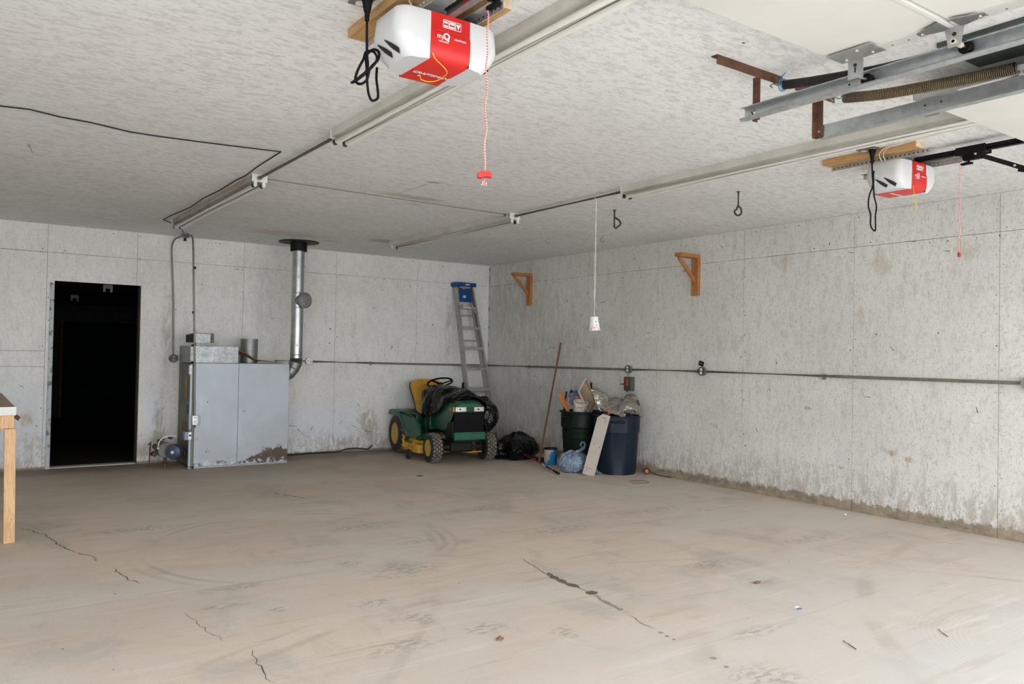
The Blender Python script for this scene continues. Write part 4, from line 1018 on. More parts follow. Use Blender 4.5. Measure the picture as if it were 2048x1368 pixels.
pull_cord((-1.70, -7.665, 2.55), 1.995, .0026, 'thin pink emergency cord with a small red block, hanging from the farther rail', 0, 1)

# ceiling outlets and power cords
def ceiling_outlet(x, y, label):
    t = thing('ceiling_outlet', label, 'outlet', (x, y, H)); o = t.location
    b = MB(o); b.box((x, y, H-.004), (.075, .12, .008)); b.build('cover_plate', 'galv_dark', t, bevel=.001)
    for s in (-1, 1): b = MB(o); b.cyl((x, y+s*.028, H-.008), (x, y+s*.028, H-.012), .019, 16); b.build('socket', 'white_plastic', t, smooth=40)
    return t
ceiling_outlet(-5.39, -7.25, 'metal ceiling outlet at the top edge, black plug of the nearer opener in it')
ceiling_outlet(-1.965, -7.235, 'metal ceiling outlet above the farther opener, black plug in it')
def power_cord(p, pts, r, label):
    p = Vector(p); t = thing('power_cord', label, 'power cord', p, group='black power cords of the door openers'); o = t.location
    b = MB(o); b.lathe([(.0, -.0), (.021, -.0), (.021, -.010), (.018, -.020), (.0135, -.045), (.0095, -.060), (.0085, -.085), (.0, -.085)], 14, Matrix.Translation(p)); b.build('plug', 'black_plastic', t, smooth=45)
    b = MB(o); b.tube(catmull([p+Vector((0, 0, -.075))]+[Vector(q) for q in pts], 7), r, 8); b.build('cord', 'black_plastic', t, smooth=70)
    return t
e2 = Vector((.8176, -.5755, 0))
c0 = Vector((-5.39, -7.285, 0)); kk = lambda a, z, d=0.: (c0.x+e2.x*a, c0.y+e2.y*a+d, z)
power_cord((c0.x, c0.y, H-.012), [kk(.001, 2.52), kk(.003, 2.455), kk(.006, 2.40), kk(-.018, 2.372, .01), kk(-.040, 2.355, .01), kk(-.052, 2.347, 0), kk(-.042, 2.350, -.012), kk(.0, 2.385, -.014), kk(.035, 2.428, -.01),
    kk(.030, 2.462, 0), kk(.006, 2.468, .012), kk(-.004, 2.440, .014), kk(-.026, 2.395, .012), kk(-.034, 2.358, .01), kk(-.020, 2.342, 0), kk(.0, 2.356, -.01), kk(.012, 2.40, -.012), kk(.045, 2.435, 0), kk(.050, 2.468, .01), kk(.030, 2.476, .015), kk(.005, 2.45, .012), kk(.003, 2.40, 0), kk(.008, 2.33, 0), kk(.016, 2.295, 0), kk(.030, 2.282, .005), kk(.050, 2.292, .01), kk(.060, 2.32, .03), kk(.066, 2.38, .06), kk(.080, 2.43, .09)], .0050, 'black power cord gathered in a knot beside the nearer opener')
c0 = Vector((-1.965, -7.262, 0))
power_cord((c0.x, c0.y, H-.012), [kk(.0, 2.56), kk(.003, 2.50), kk(.006, 2.44), kk(-.016, 2.375), kk(-.020, 2.31), kk(-.006, 2.26), kk(-.006, 2.20), kk(.004, 2.172), kk(.022, 2.158), kk(.026, 2.18), kk(.024, 2.25), kk(.030, 2.31), kk(.014, 2.38), kk(.010, 2.45), kk(.010, 2.48), kk(.028, 2.515, .02), kk(.06, 2.54, .05)], .0048, 'black power cord hanging in a long loop left of the farther opener')

# loose yellow strings and thin white wires
b = MB((-5.24, -7.50, 2.41)); b.tube(catmull([(-5.212, -7.470, 2.446), (-5.200, -7.472, 2.426), (-5.170, -7.455, 2.420), (-5.135, -7.430, 2.417), (-5.105, -7.395, 2.416), (-5.095, -7.35, 2.415), (-5.100, -7.30, 2.412), (-5.125, -7.275, 2.412), (-5.153, -7.275, 2.415), (-5.170, -7.300, 2.418), (-5.180, -7.297, 2.417)], 6), .0018, 6)
props(b.build('yellow_string', 'yellow_string', smooth=60), 'yellow string curling under the red face of the nearer opener', 'string')
b = MB((-1.745, -7.41, 2.43)); b.tube([(-1.752, -7.412, 2.445), (-1.750, -7.41, 2.42), (-1.735, -7.415, 2.36), (-1.720, -7.42, 2.285)], .0016, 6); b.tube([(-1.752, -7.412, 2.42), (-1.737, -7.412, 2.36), (-1.727, -7.415, 2.288)], .0014, 6)
props(b.build('yellow_string', 'yellow_string', smooth=60), 'pale yellow string hanging straight down from the farther opener', 'string')
def wires(base, pts_list, label):
    b = MB(base)
    for pts in pts_list: b.tube(catmull(pts, 6), .0022, 6)
    return props(b.build('bell_wire', 'string', smooth=60), label, 'wire')
wires((-5.3, -7.4, H), [[(-5.42, -7.80, H-.004), (-5.35, -7.62, H-.03), (-5.31, -7.46, 2.645), (-5.265, -7.40, 2.635), (-5.25, -7.39, 2.60)], [(-5.41, -7.78, H-.004), (-5.34, -7.60, H-.045), (-5.30, -7.45, 2.63), (-5.27, -7.41, 2.62), (-5.255, -7.40, 2.60)], [(-5.28, -7.70, H-.01), (-5.24, -7.55, 2.645), (-5.235, -7.45, 2.625), (-5.25, -7.40, 2.60)]], 'thin white wires dropping behind the nearer opener')
wires((-1.9, -7.4, H), [[(-1.99, -8.0, H-.004), (-1.997, -7.7, H-.006), (-1.998, -7.45, H-.02), (-1.998, -7.37, H-.026), (-1.985, -7.32, 2.622), (-1.925, -7.30, 2.595)], [(-1.985, -8.0, H-.004), (-1.999, -7.7, H-.012), (-2.000, -7.45, H-.026), (-1.999, -7.385, H-.030), (-1.975, -7.34, 2.622), (-1.92, -7.32, 2.595)]], 'thin white wires stapled along the left board above the farther opener')

# ------------------------------------------------------------------ furnace and flue
FX0, FX1, FY0, FY1, FZ = -4.44, -3.31, -.665, -.04, 1.18
t = thing('furnace', 'large blue-grey sheet metal furnace with a rusted lower edge standing against the back wall', 'furnace', ((FX0+FX1)/2, (FY0+FY1)/2, 0)); o = t.location
b = MB(o); b.mm((FX0+.02, FY0+.006, .02), (FX1-.004, FY1, FZ-.003)); b.build('body', 'furnace_side', t, bevel=.004)
b = MB(o); xm = -3.905; b.mm((FX0+.055, FY0-.006, .02), (xm-.0015, FY0+.006, FZ)); b.mm((xm+.0015, FY0-.006, .02), (FX1, FY0+.006, FZ)); b.mm((FX0+.055, FY0+.003, FZ), (FX1, FY1, FZ+.004))
for x, z in ((FX0+.11, FZ-.06), (FX1-.08, .09), (FX1-.05, FZ-.07), (FX0+.10, .10), (xm-.04, FZ-.05)): b.cyl((x, FY0-.009, z), (x, FY0-.006, z), .006, 8)
b.build('front_panel', 'furnace', t, bevel=.003)
b = MB(o); b.mm((FX0, FY0-.004, .0), (FX0+.024, FY0+.03, FZ-.01)); b.mm((FX0+.031, FY0-.012, .0), (FX0+.036, FY0+.02, FZ-.01)); b.build('corner_post', 'furnace', t, bevel=.002)
b = MB(o); b.mm((FX0+.06, FY0-.010, .0), (FX1, FY0+.02, .020)); b.build('base_rail', 'galv_dark', t)
b = MB(o); b.mm((FX0-.004, FY0+.02, .75), (FX0+.021, FY0+.10, 1.02)); b.build('data_plate', 'dark_box', t)
b = MB(o); b.mm((FX0-.0, FY0+.16, .80), (FX0+.0195, FY0+.22, 1.02)); b.build('sticker', 'sticker_yellow', t)
b = MB(o); b.mm((FX0-.0, FY0+.24, .25), (FX0+.0195, FY0+.34, .50)); b.build('access_plate', 'sticker_brown', t)
b = MB(o); b.tube([(FX0+.01, FY0+.12+.03*math.sin(a), .66+.05*math.cos(a)) for a in [2*PI*i/14 for i in range(15)]], .003, 5); b.build('pull_ring', 'iron', t)
b = MB(o); b.mm((FX0-.012, FY0-.010, 1.06), (FX0+.018, FY0+.02, 1.155)); b.mm((FX0-.004, FY0-.0115, 1.085), (FX0+.012, FY0-.010, 1.13), 1); b.build('control', ['white_plastic', 'sticker'], t, bevel=.003)
b = MB(o); b.mm((FX0-.05, FY0-.03, .325), (FX0+.01, FY0+.075, .415), 0); b.mm((FX0-.012, FY0-.034, .328), (FX0+.022, FY0-.030, .412), 1); b.cyl((FX0+.006, FY0-.037, .375), (FX0+.006, FY0-.034, .375), .013, 10, 2)
b.build('junction_cover', ['box_blue', 'galv', 'iron'], t, bevel=.002)
# white switch on the front
b = MB(o); sx_, sz_ = -4.388, .545; b.box((sx_, -.700, sz_), (.058, .045, .105)); b.box((sx_+.004, -.725, sz_+.028), (.042, .006, .030), 1); b.box((sx_+.006, -.728, sz_-.020), (.040, .010, .042), 1); b.box((sx_+.003, -.729, sz_+.028), (.016, .005, .004), 2)
b.build('switch', ['galv', 'white_plastic', 'hole'], t, bevel=.002)
b = MB(o); b.tube(catmull([(sx_+.005, -.70, sz_-.05), (sx_-.0, -.715, .47), (sx_-.025, -.715, .45), (-4.44, -.70, .425), (-4.45, -.66, .41)], 6), .008, 8); b.tube(catmull([(sx_+.03, -.70, sz_-.05), (sx_+.055, -.71, .50), (sx_+.06, -.70, .57), (sx_+.045, -.69, .60)], 5), .0015, 5); b.build('flex_cable', 'galv_dark', t, smooth=60)
for k, sc_ in enumerate((0,)): pass
b = MB(o); b.box((-3.845, FY0-.008, .63), (.007, .003, .012)); b.box((-3.825, FY0-.008, .63), (.007, .003, .012)); b.build('small_marks', 'iron', t)
# burner and blower motor at the lower left
t = thing('burner', 'oil burner with a round blue motor at the lower left of the furnace', 'burner', (-4.56, -.45, .12)); o = t.location
T = frame_m((-4.64, -.46, .20), (1, 0, 0), (0, 0, 1), (0, -1, 0))
b = MB(o); b.lathe([(0, -.17), (.075, -.17), (.085, -.15), (.085, .02), (.082, .04)], 22, T); b.build('housing', 'furnace_side', t, smooth=40)
b = MB(o); T2 = frame_m((-4.575, -.57, .185), (.75, -.5, 0), (0, 0, 1), (-.55, -.83, 0)); b.lathe([(.084, -.10), (.086, .0), (.078, .018), (.05, .028), (.02, .032), (.0, .032)], 24, T2); b.build('motor', 'motor_blue', t, smooth=35)
b = MB(o); b.lathe([(.018, .030), (.018, .036), (.0, .036)], 12, T2); b.build('motor_badge', 'sticker', t)
b = MB(o)
for (x, y, z, r, l) in ((-4.70, -.48, .30, .022, .10), (-4.74, -.46, .24, .030, .08), (-4.76, -.47, .16, .028, .09), (-4.68, -.52, .33, .014, .06), (-4.60, -.50, .34, .020, .07)): b.tube([(x, y+l/2, z), (x, y-l/2, z)], r, 10)
b.build('fittings', 'iron', t, smooth=40, bevel=.002)
b = MB(o); b.tube(catmull([(-4.735, -.56, .25), (-4.725, -.57, .31), (-4.68, -.57, .35), (-4.62, -.57, .365), (-4.55, -.56, .36)], 6), .007, 8); b.tube([(-4.735, -.565, .245), (-4.735, -.565, .225)], .012, 8); b.build('fuel_hose', 'white_paint', t, smooth=60)
b = MB(o); b.tube([(-4.79, -.44, .30), (-4.80, -.44, .02)], .008, 6); b.tube([(-4.815, -.44, .27), (-4.785, -.44, .27)], .013, 6); b.tube([(-4.64, -.46, .12), (-4.64, -.46, .0)], .02, 8); b.tube([(-4.48, -.46, .16), (-4.44, -.46, .16)], .07, 14); b.build('supports', 'rust', t)

t = thing('duct_box', 'low spangled metal duct box lying on top of the furnace', 'duct', (-4.15, -.45, FZ+.004)); o = t.location
b = MB(o); b.mm((-4.43, -.60, FZ+.005), (-3.895, -.08, FZ+.195)); b.build('box', 'galv_spangle', t, bevel=.002)
t = thing('vent_cap', 'small galvanised vent hood with a rusty top, standing on the duct box', 'vent', (-4.32, -.50, FZ+.196)); o = t.location
b = MB(o); z0 = FZ+.235; zz = z0+.10
b.mm((-4.36, -.56, FZ+.196), (-4.26, -.46, z0+.01), 0); b.build('neck', 'galv_dark', t)
b = MB(o); pr = [(-4.385, -.60), (-4.215, -.60), (-4.165, -.55), (-4.165, -.45), (-4.21, -.40), (-4.38, -.40)]
b.add([(x, y, z0) for x, y in pr]+[(x, y, zz) for x, y in pr], [(0, 1, 7, 6), (1, 2, 8, 7), (2, 3, 9, 8), (3, 4, 10, 9), (4, 5, 11, 10), (5, 4, 3, 2, 1, 0)]); b.build('hood', 'galv_spangle', t, solid=.003)
b = MB(o); b.prism([(x, y, zz) for x, y in pr], (0, 0, .006)); b.prism([(-4.44, -.58, zz-.02), (-4.385, -.60, zz), (-4.385, -.40, zz), (-4.44, -.42, zz-.02)], (0, 0, .005)); b.build('lid', 'rust', t)
b = MB(o); b.mm((-4.44, -.57, z0-.0), (-4.39, -.42, z0+.085)); b.build('opening', 'hole', t)

t = thing('duct_collar', 'short round dark metal collar standing on the furnace behind the duct box', 'duct', (-3.675, -.28, FZ+.004)); o = t.location
b = MB(o); b.lathe([(.100, 0), (.100, .29), (.096, .29), (.096, .01)], 26, Matrix.Translation((-3.675, -.28, FZ+.005))); b.lathe([(.102, .27), (.103, .275), (.102, .28)], 26, Matrix.Translation((-3.675, -.28, FZ+.005))); b.build('pipe', 'galv_dark', t, smooth=40)
b = MB((-3.60, -.45, FZ)); r0 = [[(-3.885, -.50+.1*j, FZ+.16-.02*j) for j in range(3)], [(-3.78, -.50+.1*j, FZ+.125-.01*j) for j in range(3)], [(-3.66, -.50+.1*j, FZ+.055-.01*j) for j in range(3)], [(-3.50, -.50+.1*j, FZ+.030) for j in range(3)], [(-3.33, -.48+.1*j, FZ+.012) for j in range(3)]]
b.grid(loft([[Vector(p) for p in r] for r in r0], 5, 3)); props(b.build('cardboard_flap', 'frame_wood', smooth=60, solid=.006), 'bent brown flap of board leaning from the duct box onto the furnace top', 'cardboard')

t = thing('flue_pipe', 'shiny metal flue pipe rising from behind the furnace to a black ceiling collar', 'flue pipe', (-3.19, -.56, 1.3)); o = t.location; fx, fy = -3.188, -.56
b = MB(o)
b.lathe([(.0735, 1.245), (.0735, 1.895)], 28, Matrix.Translation((fx, fy, 0))); b.lathe([(.0755, 1.87), (.0755, 2.05)], 28, Matrix.Translation((fx, fy, 0))); b.lathe([(.0730, 2.045), (.0730, H-.02)], 28, Matrix.Translation((fx-.0, fy, 0)))
for z in (1.245, 1.25, 1.87, 2.05, 1.295): b.lathe([(.0735, z-.004), (.0775, z), (.0735, z+.004)], 28, Matrix.Translation((fx, fy, 0)))
b.build('pipe', 'flue', t, smooth=50)
b = MB(o); el = [(fx, fy, 1.25), (fx-.003, fy, 1.20), (fx-.03, fy+.01, 1.13), (fx-.075, fy+.02, 1.07), (fx-.13, fy+.03, 1.035), (fx-.16, fy+.03, 1.02)]
b.tube([el[0], el[1], el[2], el[3], el[4]], [.077, .079, .0745, .076, .073], 24)
for i in (1, 2, 3): 
    d = (Vector(el[i+1])-Vector(el[i-1])).normalized(); b.tube([Vector(el[i])-d*.004, Vector(el[i])+d*.004], .0800, 24)
b.build('elbow', 'galv_dark', t, smooth=28)
T = frame_m((fx, fy, 1.955), (.80, -.6, 0), (0, 0, 1), (.30, -.95, 0)); 
b = MB(o); T = frame_m((fx, fy, 1.955), (.95, .30, 0), (0, 0, 1), (.30, -.95, 0)); b.lathe([(.070, .03), (.070, .135), (.092, .138), (.096, .145), (.096, .150), (.088, .152), (.085, .146), (.072, .144)], 28, T); b.build('damper_tee', 'galv_dark', t, smooth=40)
b = MB(o); b.lathe([(.072, .146), (.060, .1495), (.0, .150)], 28, T); b.build('damper_flap', 'galv_spangle', t, smooth=40)
b = MB(o); b.lathe([(.100, H-.115), (.100, H-.012), (.240, H-.012), (.240, H-.002), (.0, H-.002)], 36, Matrix.Translation((fx, fy, 0))); b.lathe([(.074, H-.115), (.100, H-.115)], 36, Matrix.Translation((fx, fy, 0))); b.build('ceiling_collar', 'black_metal', t, smooth=40)
b = MB(o)
for z in (2.245, 1.41): b.prism([(fx-.03, fy-.0745, z-.02), (fx-.012, fy-.0745, z-.004), (fx-.010, fy-.0745, z+.018), (fx-.028, fy-.0745, z+.008)], (0, -.001, 0))
b.build('sticker', 'sticker', t)

# cable along the foot of the back wall
b = MB((-2.5, -.03, 0)); b.tube(catmull([(-3.29, -.10, .01), (-3.0, -.05, .011), (-2.6, -.03, .012), (-2.4, -.035, .012), (-2.28, -.02, .035), (-2.15, -.018, .042), (-2.03, -.02, .030), (-1.97, -.025, .022), (-1.93, -.03, .045), (-1.90, -.03, .075)], 6), .009, 8)
props(b.build('floor_cable', 'rubber', smooth=60), 'black cable lying along the foot of the back wall between furnace and mower', 'cable')

# ------------------------------------------------------------------ things inside the dark storeroom
def dark_fixture(x, y0, y1, label):
    t = thing('fluorescent_strip_light', label, 'ceiling light', (x, y0, 2.14), group='dim strip lights in the storeroom'); o = t.location
    b = MB(o); b.mm((x-.05, y0, 2.09), (x+.05, y1, 2.139)); b.build('channel', 'dark_room_wall', t, bevel=.002)
    b = MB(o); b.mm((x-.055, y0-.004, 2.088), (x+.055, y0, 2.139))
    b.build('end_plate', 'fixture_dirty', t)
    for s in (-1, 1): b = MB(o); b.mm((x+s*.04-.014, y0-.004, 2.045), (x+s*.04+.014, y0+.014, 2.095)); b.build('lampholder', 'fixture_dirty', t, bevel=.004)
dark_fixture(-5.02, 1.25, 3.6, 'dim strip light end showing at the top right of the dark doorway')
dark_fixture(-5.10, 3.9, 6.2, 'dim strip light deeper in the storeroom, upper left of the dark doorway')

# ------------------------------------------------------------------ work bench at the left edge
t = thing('workbench', 'rough pine workbench with a worn plywood top, cut by the left edge of the picture', 'workbench', (-6.8, -2.75, 0)); o = t.location
b = MB(o); b.mm((-7.35, -3.62, .870), (-6.262, -1.72, .922)); b.build('top', 'ply_top', t, bevel=.002)
b = MB(o); b.mm((-7.35, -3.650, .868), (-6.258, -3.620, .925)); b.build('white_edge', 'sticker', t, bevel=.002)
b = MB(o); b.mm((-7.33, -3.640, .775), (-6.345, -3.602, .868)); b.build('apron', 'pine_x', t, bevel=.003)
b = MB(o); b.mm((-6.345, -3.638, .778), (-6.268, -3.600, .868)); b.build('apron_block', 'pine_z', t, bevel=.003)
b = MB(o); b.mm((-6.305, -3.598, .778), (-6.268, -1.78, .868)); b.build('side_apron', 'pine_y', t, bevel=.003)
for x, y, dx in ((-6.290, -3.618, .012), (-6.290, -1.85, -.05), (-7.28, -3.618, .012), (-7.28, -1.85, 0)):
    b = MB(o); b.bar((x+dx*1.0, y, 0), (x, y-.0 if y > -2 else y, .776), .066, .040, (0, 1, 0)); b.build('leg', 'pine_z', t, bevel=.003)
b = MB(o); b.bar((-6.262, -3.58, .86), (-6.235, -3.56, .835), .004, .03); b.build('splinter', 'rust', t)

# ------------------------------------------------------------------ lawn tractor (local frame: forward -y, ground under the front axle)
TR = Vector((-1.40, -1.51, 0)); TA = R(-8)
t = thing('lawn_tractor', 'green and yellow ride-on lawn mower parked in the far corner, black plastic over its hood', 'lawn mower', TR, TA); tractor = t
def tyre(x, y, r, w, rows, nb, sg):
    """sg: outer side direction"""
    b = MB(); T = frame_m((x, y, r), (0, 1, 0), (0, 0, 1), (1, 0, 0)); ri = r*.52
    b.lathe([(ri, -w*.38), (ri*1.12, -w*.46), (r*.80, -w*.5), (r*.93, -w*.44), (r*.965, -w*.34), (r*.97, w*.34), (r*.93, w*.44), (r*.80, w*.5), (ri*1.12, w*.46), (ri, w*.38)], 40, T, closed=True)
    ty = b.build('tyre', 'rubber', t, smooth=45)
    b = MB()
    for q in range(rows):
        u = (q+.5)/rows*2-1
        for k in range(nb):
            a = 2*PI*(k+.5*(q % 2))/nb; rr = r*(.975-.03*abs(u)**2)
            M3 = Matrix.Rotation(-a, 3, 'X'); c_ = Vector((x+u*w*.40, y, r))+M3 @ Vector((0, 0, rr))
            b.box(c_, (w*.80/rows*.80, 2*PI*r/nb*.62, r*.05), 0, M3 @ Matrix.Rotation(.35*(1 if (k+q) % 2 else -1), 3, 'Z'))
    b.build('tread_block', 'tread', ty)['kind'] = 'stuff'
    b = MB(); T = frame_m((x, y, r), (0, sg, 0), (0, 0, 1), (sg, 0, 0))
    b.lathe([(ri*1.10, w*.44), (ri*1.06, w*.46), (ri*.98, w*.40), (ri*.92, w*.22), (ri*.55, w*.20), (ri*.50, w*.30), (ri*.2, w*.34), (0, w*.34)], 30, T)
    b.build('rim', 'yellow_rim', t, smooth=35)
for s in (-1, 1):
    tyre(s*.365, 0, .182, .150, 4, 22, s); tyre(s*.375, 1.14, .255, .215, 5, 24, s)
b = MB(); b.bar((-.30, 0, .185), (.30, 0, .185), .05, .04); b.bar((0, -.05, .20), (0, .3, .26), .10, .07); b.tube([(-.29, 0, .10), (-.29, 0, .26)], .018, 8); b.tube([(.29, 0, .10), (.29, 0, .26)], .018, 8)
b.tube([(-.28, .06, .16), (.0, .09, .17), (.28, .06, .16)], .010, 6); b.build('front_axle', 'black_metal', t, smooth=40)
b = MB(); b.mm((-.17, -.20, .26), (.17, 1.25, .36)); b.mm((-.13, .2, .36), (.13, .55, .55)); b.build('chassis', 'black_metal', t, bevel=.004)
# hood
rows = []
for y, zt, w, zb, dr in [(-.268, .735, .195, .632, .02), (-.255, .760, .200, .632, .0), (-.20, .778, .203, .56, 0), (-.05, .795, .206, .40, 0), (.12, .81, .21, .38, 0), (.32, .825, .215, .40, 0), (.50, .835, .22, .44, 0)]:
    rr = [(-w, zb), (-w-.004, zb+(zt-zb)*.55), (-w+.004, zt-.06), (-w+.05, zt-.018), (-.08, zt), (.08, zt), (w-.05, zt-.018), (w-.004, zt-.06), (w+.004, zb+(zt-zb)*.55), (w, zb)]
    rows.append([Vector((x, y, z)) for x, z in rr])
b = MB(); b.grid(rows); r0 = rows[0]; b.add(list(r0), [tuple(range(len(r0)))]); b.build('hood', 'green', t, smooth=45)
b = MB(); b.mm((-.195, -.262, .395), (.195, -.245, .628))
for k in range(25): x = -.186+k*.0155; b.mm((x-.0022, -.268, .40), (x+.0022, -.261, .625))
b.build('grille', 'black_plastic', t)
b = MB(); b.mm((-.197, -.268, .628), (.197, -.20, .702)); b.build('lamp_bezel', 'black_plastic', t, bevel=.003)
for s, x0, x1 in ((-1, -.190, -.045), (1, .060, .190)):
    b = MB(); b.mm((x0, -.274, .638), (x1, -.266, .696)); b.mm((x0+.012, -.277, .645), (x1-.012, -.273, .689), 1); xc = (x0+x1)/2; b.cyl((xc-.012, -.281, .668), (xc-.012, -.276, .668), .011, 12, 2)
    b.build('headlight', ['galv', 'chrome', 'hole'], t, bevel=.003)
b = MB(); b.mm((-.205, -.30, .298), (.205, -.24, .392)); b.mm((-.175, -.305, .312), (.185, -.299, .378)); b.build('bumper', 'green_bumper', t, bevel=.010)
b = MB(); b.prism([(-.214, -.243, .33), (-.214, .06, .33), (-.214, -.02, .40), (-.214, -.10, .50), (-.214, -.243, .52)], (.03, 0, 0)); b.build('side_shroud', 'black_metal', t, bevel=.004)
text('178', .050, frame_m((-.2135, -.165, .662), (0, -1, 0), (0, 0, 1), (-1, 0, 0)), 'yellow_rim', 'model_number', t, bold=.002)
b = MB(); b.mm((-.215, -.262, .64), (-.197, -.235, .695)); b.build('side_marker', 'yellow_rim', t)
# cowl, steering
b = MB(); b.prism([(-.235, .46, .36), (-.235, .46, .80), (-.235, .62, .86), (-.235, .70, .60), (-.235, .66, .34)], (.47, 0, 0)); b.build('dash_cowl', 'green', t, bevel=.02, seg=3, smooth=40)
b = MB(); b.tube([(.0, .60, .78), (.0, .70, .925)], .020, 10); b.build('steering_column', 'black_plastic', t, smooth=50)
b = MB(); ax = Vector((0, .50, .866)); T = frame_m((0.0, .715, .945), (1, 0, 0), (0, .92, -.39), (0, .39, .92))
b.tube([T @ Vector((.165*math.cos(a), .165*math.sin(a), .012)) for a in [2*PI*i/30 for i in range(30)]], .0125, 8, closed=True)
for a in (R(90), R(210), R(330)): b.bar(T @ Vector((.02*math.cos(a), .02*math.sin(a), -.01)), T @ Vector((.158*math.cos(a), .158*math.sin(a), .010)), .030, .008, T.to_3x3() @ Vector((0, 0, 1)))
b.lathe([(0, -.03), (.035, -.03), (.038, 0), (.0, .004)], 16, T); b.build('steering_wheel', 'black_plastic', t, smooth=50)
b = MB(); b.tube([(-.30, .40, .22), (-.30, .42, .50), (-.27, .45, .62)], .010, 8); b.build('deck_lift_lever', 'black_metal', t, smooth=50)
b = MB(); b.tube([(.25, .52, .60), (.25, .52, .86)], .008, 8); b.tube([(.25, .52, .86), (.25, .52, .965)], [.020, .016], 10); b.build('gear_lever', 'black_plastic', t, smooth=50)
# body: footrests and fender deck
def body_rows(s):
    """swept panel: foot rest to fender, outer lip"""
    pts = [(.30, .33, .335), (.42, .30, .40), (.62, .30, .46), (.78, .34, .46), (.90, .46, .465), (1.02, .545, .47), (1.20, .56, .475), (1.38, .555, .475)]
    rows = []
    for y, z, xo in pts: rows.append([Vector((s*.13, y, z+.008)), Vector((s*(xo-.05), y, z+.006)), Vector((s*(xo-.012), y, z-.004)), Vector((s*xo, y, z-.035)), Vector((s*(xo-.004), y, z-.06))])
    return loft(rows, 4, 3)
for s in (-1, 1):
    b = MB(); b.grid(body_rows(s)); b.build('fender', 'green', t, smooth=50, solid=.006)
    b = MB(); b.prism([(s*.40, .34, .30), (s*.43, .50, .245), (s*.44, .66, .25), (s*.445, .80, .33), (s*.45, .92, .47), (s*.45, 1.04, .535), (s*.45, 1.36, .54), (s*.45, 1.36, .565), (s*.44, .72, .565), (s*.40, .56, .50), (s*.37, .44, .42)], (-s*.010, 0, 0)); b.build('side_panel', 'green', t, bevel=.003)
b = MB(); b.mm((-.30, .80, .36), (.30, 1.36, .545)); b.mm((-.16, .55, .30), (.16, .85, .46)); b.build('centre_body', 'green', t, bevel=.02, seg=3)
b = MB(); b.mm((-.30, 1.30, .50), (.30, 1.385, .562)); b.build('rear_lip', 'green', t, bevel=.01)
# seat: one moulded cushion, back bent up, with a dark shell
def seat_rows(off):
    rr = []
    for y, z, w, dish in [(.62, .560, .150, .0), (.64, .590, .19, .004), (.74, .605, .230, .014), (.88, .612, .235, .02), (1.02, .635, .215, .022), (1.105, .70, .195, .022), (1.15, .80, .212, .022), (1.185, .90, .225, .02), (1.205, .955, .20, .010), (1.212, .985, .12, .0)]:
        nrm = Vector((0, -1, .15)) if z > .68 else Vector((0, 0, 1))
        row = []
        for q in range(9):
            u = q/4-1; row.append(Vector((u*w, y, z))+nrm*(dish*(abs(u)**2.2)*1.6)-nrm*off*(1)-nrm*(.035*max(0, abs(u)-.8)/.2*(1)))
        rr.append(row)
    return loft(rr, 3, 2)
b = MB(); top = seat_rows(0); bot = seat_rows(.055); nr, nc = len(top), len(top[0]); b.grid(top); b.grid([r[::-1] for r in bot])
b.grid([[top[i][0] for i in range(nr)], [bot[i][0] for i in range(nr)]]); b.grid([[bot[i][-1] for i in range(nr)], [top[i][-1] for i in range(nr)]]); b.grid([bot[0], top[0]]); b.grid([top[-1], bot[-1]])
sc_ = b.build('seat', 'seat', t, smooth=60)
b = MB(); sh = seat_rows(.060); sh2 = seat_rows(.095); b.grid(sh); b.grid([r[::-1] for r in sh2]); b.grid([[sh[i][0] for i in range(nr)], [sh2[i][0] for i in range(nr)]]); b.grid([[sh2[i][-1] for i in range(nr)], [sh[i][-1] for i in range(nr)]]); b.grid([sh2[0], sh[0]]); b.grid([sh[-1], sh2[-1]]); b.build('seat_shell', 'black_plastic', t, smooth=60)
b = MB()
for (x, z, l, a) in ((-.02, .905, .06, .1), (.0, .88, .05, .9), (-.03, .875, .05, -.2), (.01, .85, .07, .15)):
    d = Vector((math.cos(a), 0, math.sin(a)))*l/2; c_ = Vector((x, 1.1855-.0+(z-.9)*.35-.002, z)); b.bar(c_-d, c_+d, .004, .004)
b.build('seat_crack', 'seat_crack', sc_)
b = MB(); b.mm((-.12, .82, .54), (.12, 1.1, .60)); b.build('seat_bracket', 'black_metal', t)
# cutting deck
b = MB(); dk = [(-.50, .30), (-.46, .24), (-.20, .20), (.0, .26), (.20, .20), (.46, .24), (.50, .32), (.50, .72), (.42, .84), (-.42, .84), (-.50, .74)]
b.prism([(x, y, .085) for x, y in dk], (0, 0, .105)); b.prism([(x*.86, .3+(y-.3)*.86+.03, .190) for x, y in dk], (0, 0, .045)); b.build('mower_deck', 'yellow', t, bevel=.012, seg=3, smooth=40)
b = MB(); b.mm((-.515, .66, .13), (-.50, .70, .28)); b.mm((-.52, .62, .13), (-.44, .72, .15)); b.mm((-.505, .30, .10), (-.492, .36, .22)); b.cyl((-.44, .48, .235), (-.44, .48, .255), .045, 16); b.tube([(-.1, .02, .125), (.12, -.02, .11), (.26, -.08, .125)], .008, 6); b.build('deck_bracket', 'yellow', t, bevel=.002)
for x, y in ((-.53, .42), (.53, .42)):
    b = MB(); T = frame_m((x, y, .062), (0, 1, 0), (0, 0, 1), (1, 0, 0)); b.lathe([(0, -.022), (.052, -.022), (.062, -.015), (.062, .015), (.052, .022), (0, .022)], 22, T); b.build('gauge_wheel', 'rubber', t, smooth=40)
    b = MB(); b.bar((x, y, .062), (x*.93, y, .15), .012, .03); b.build('gauge_wheel_arm', 'yellow', t)
b = MB()
for k in range(7): b.tube([(-.13+.05*k, .06+.012*(k % 3), .15+.012*(k % 2)), (-.13+.05*k, .10, .20+.01*(k % 3))], .010, 7)
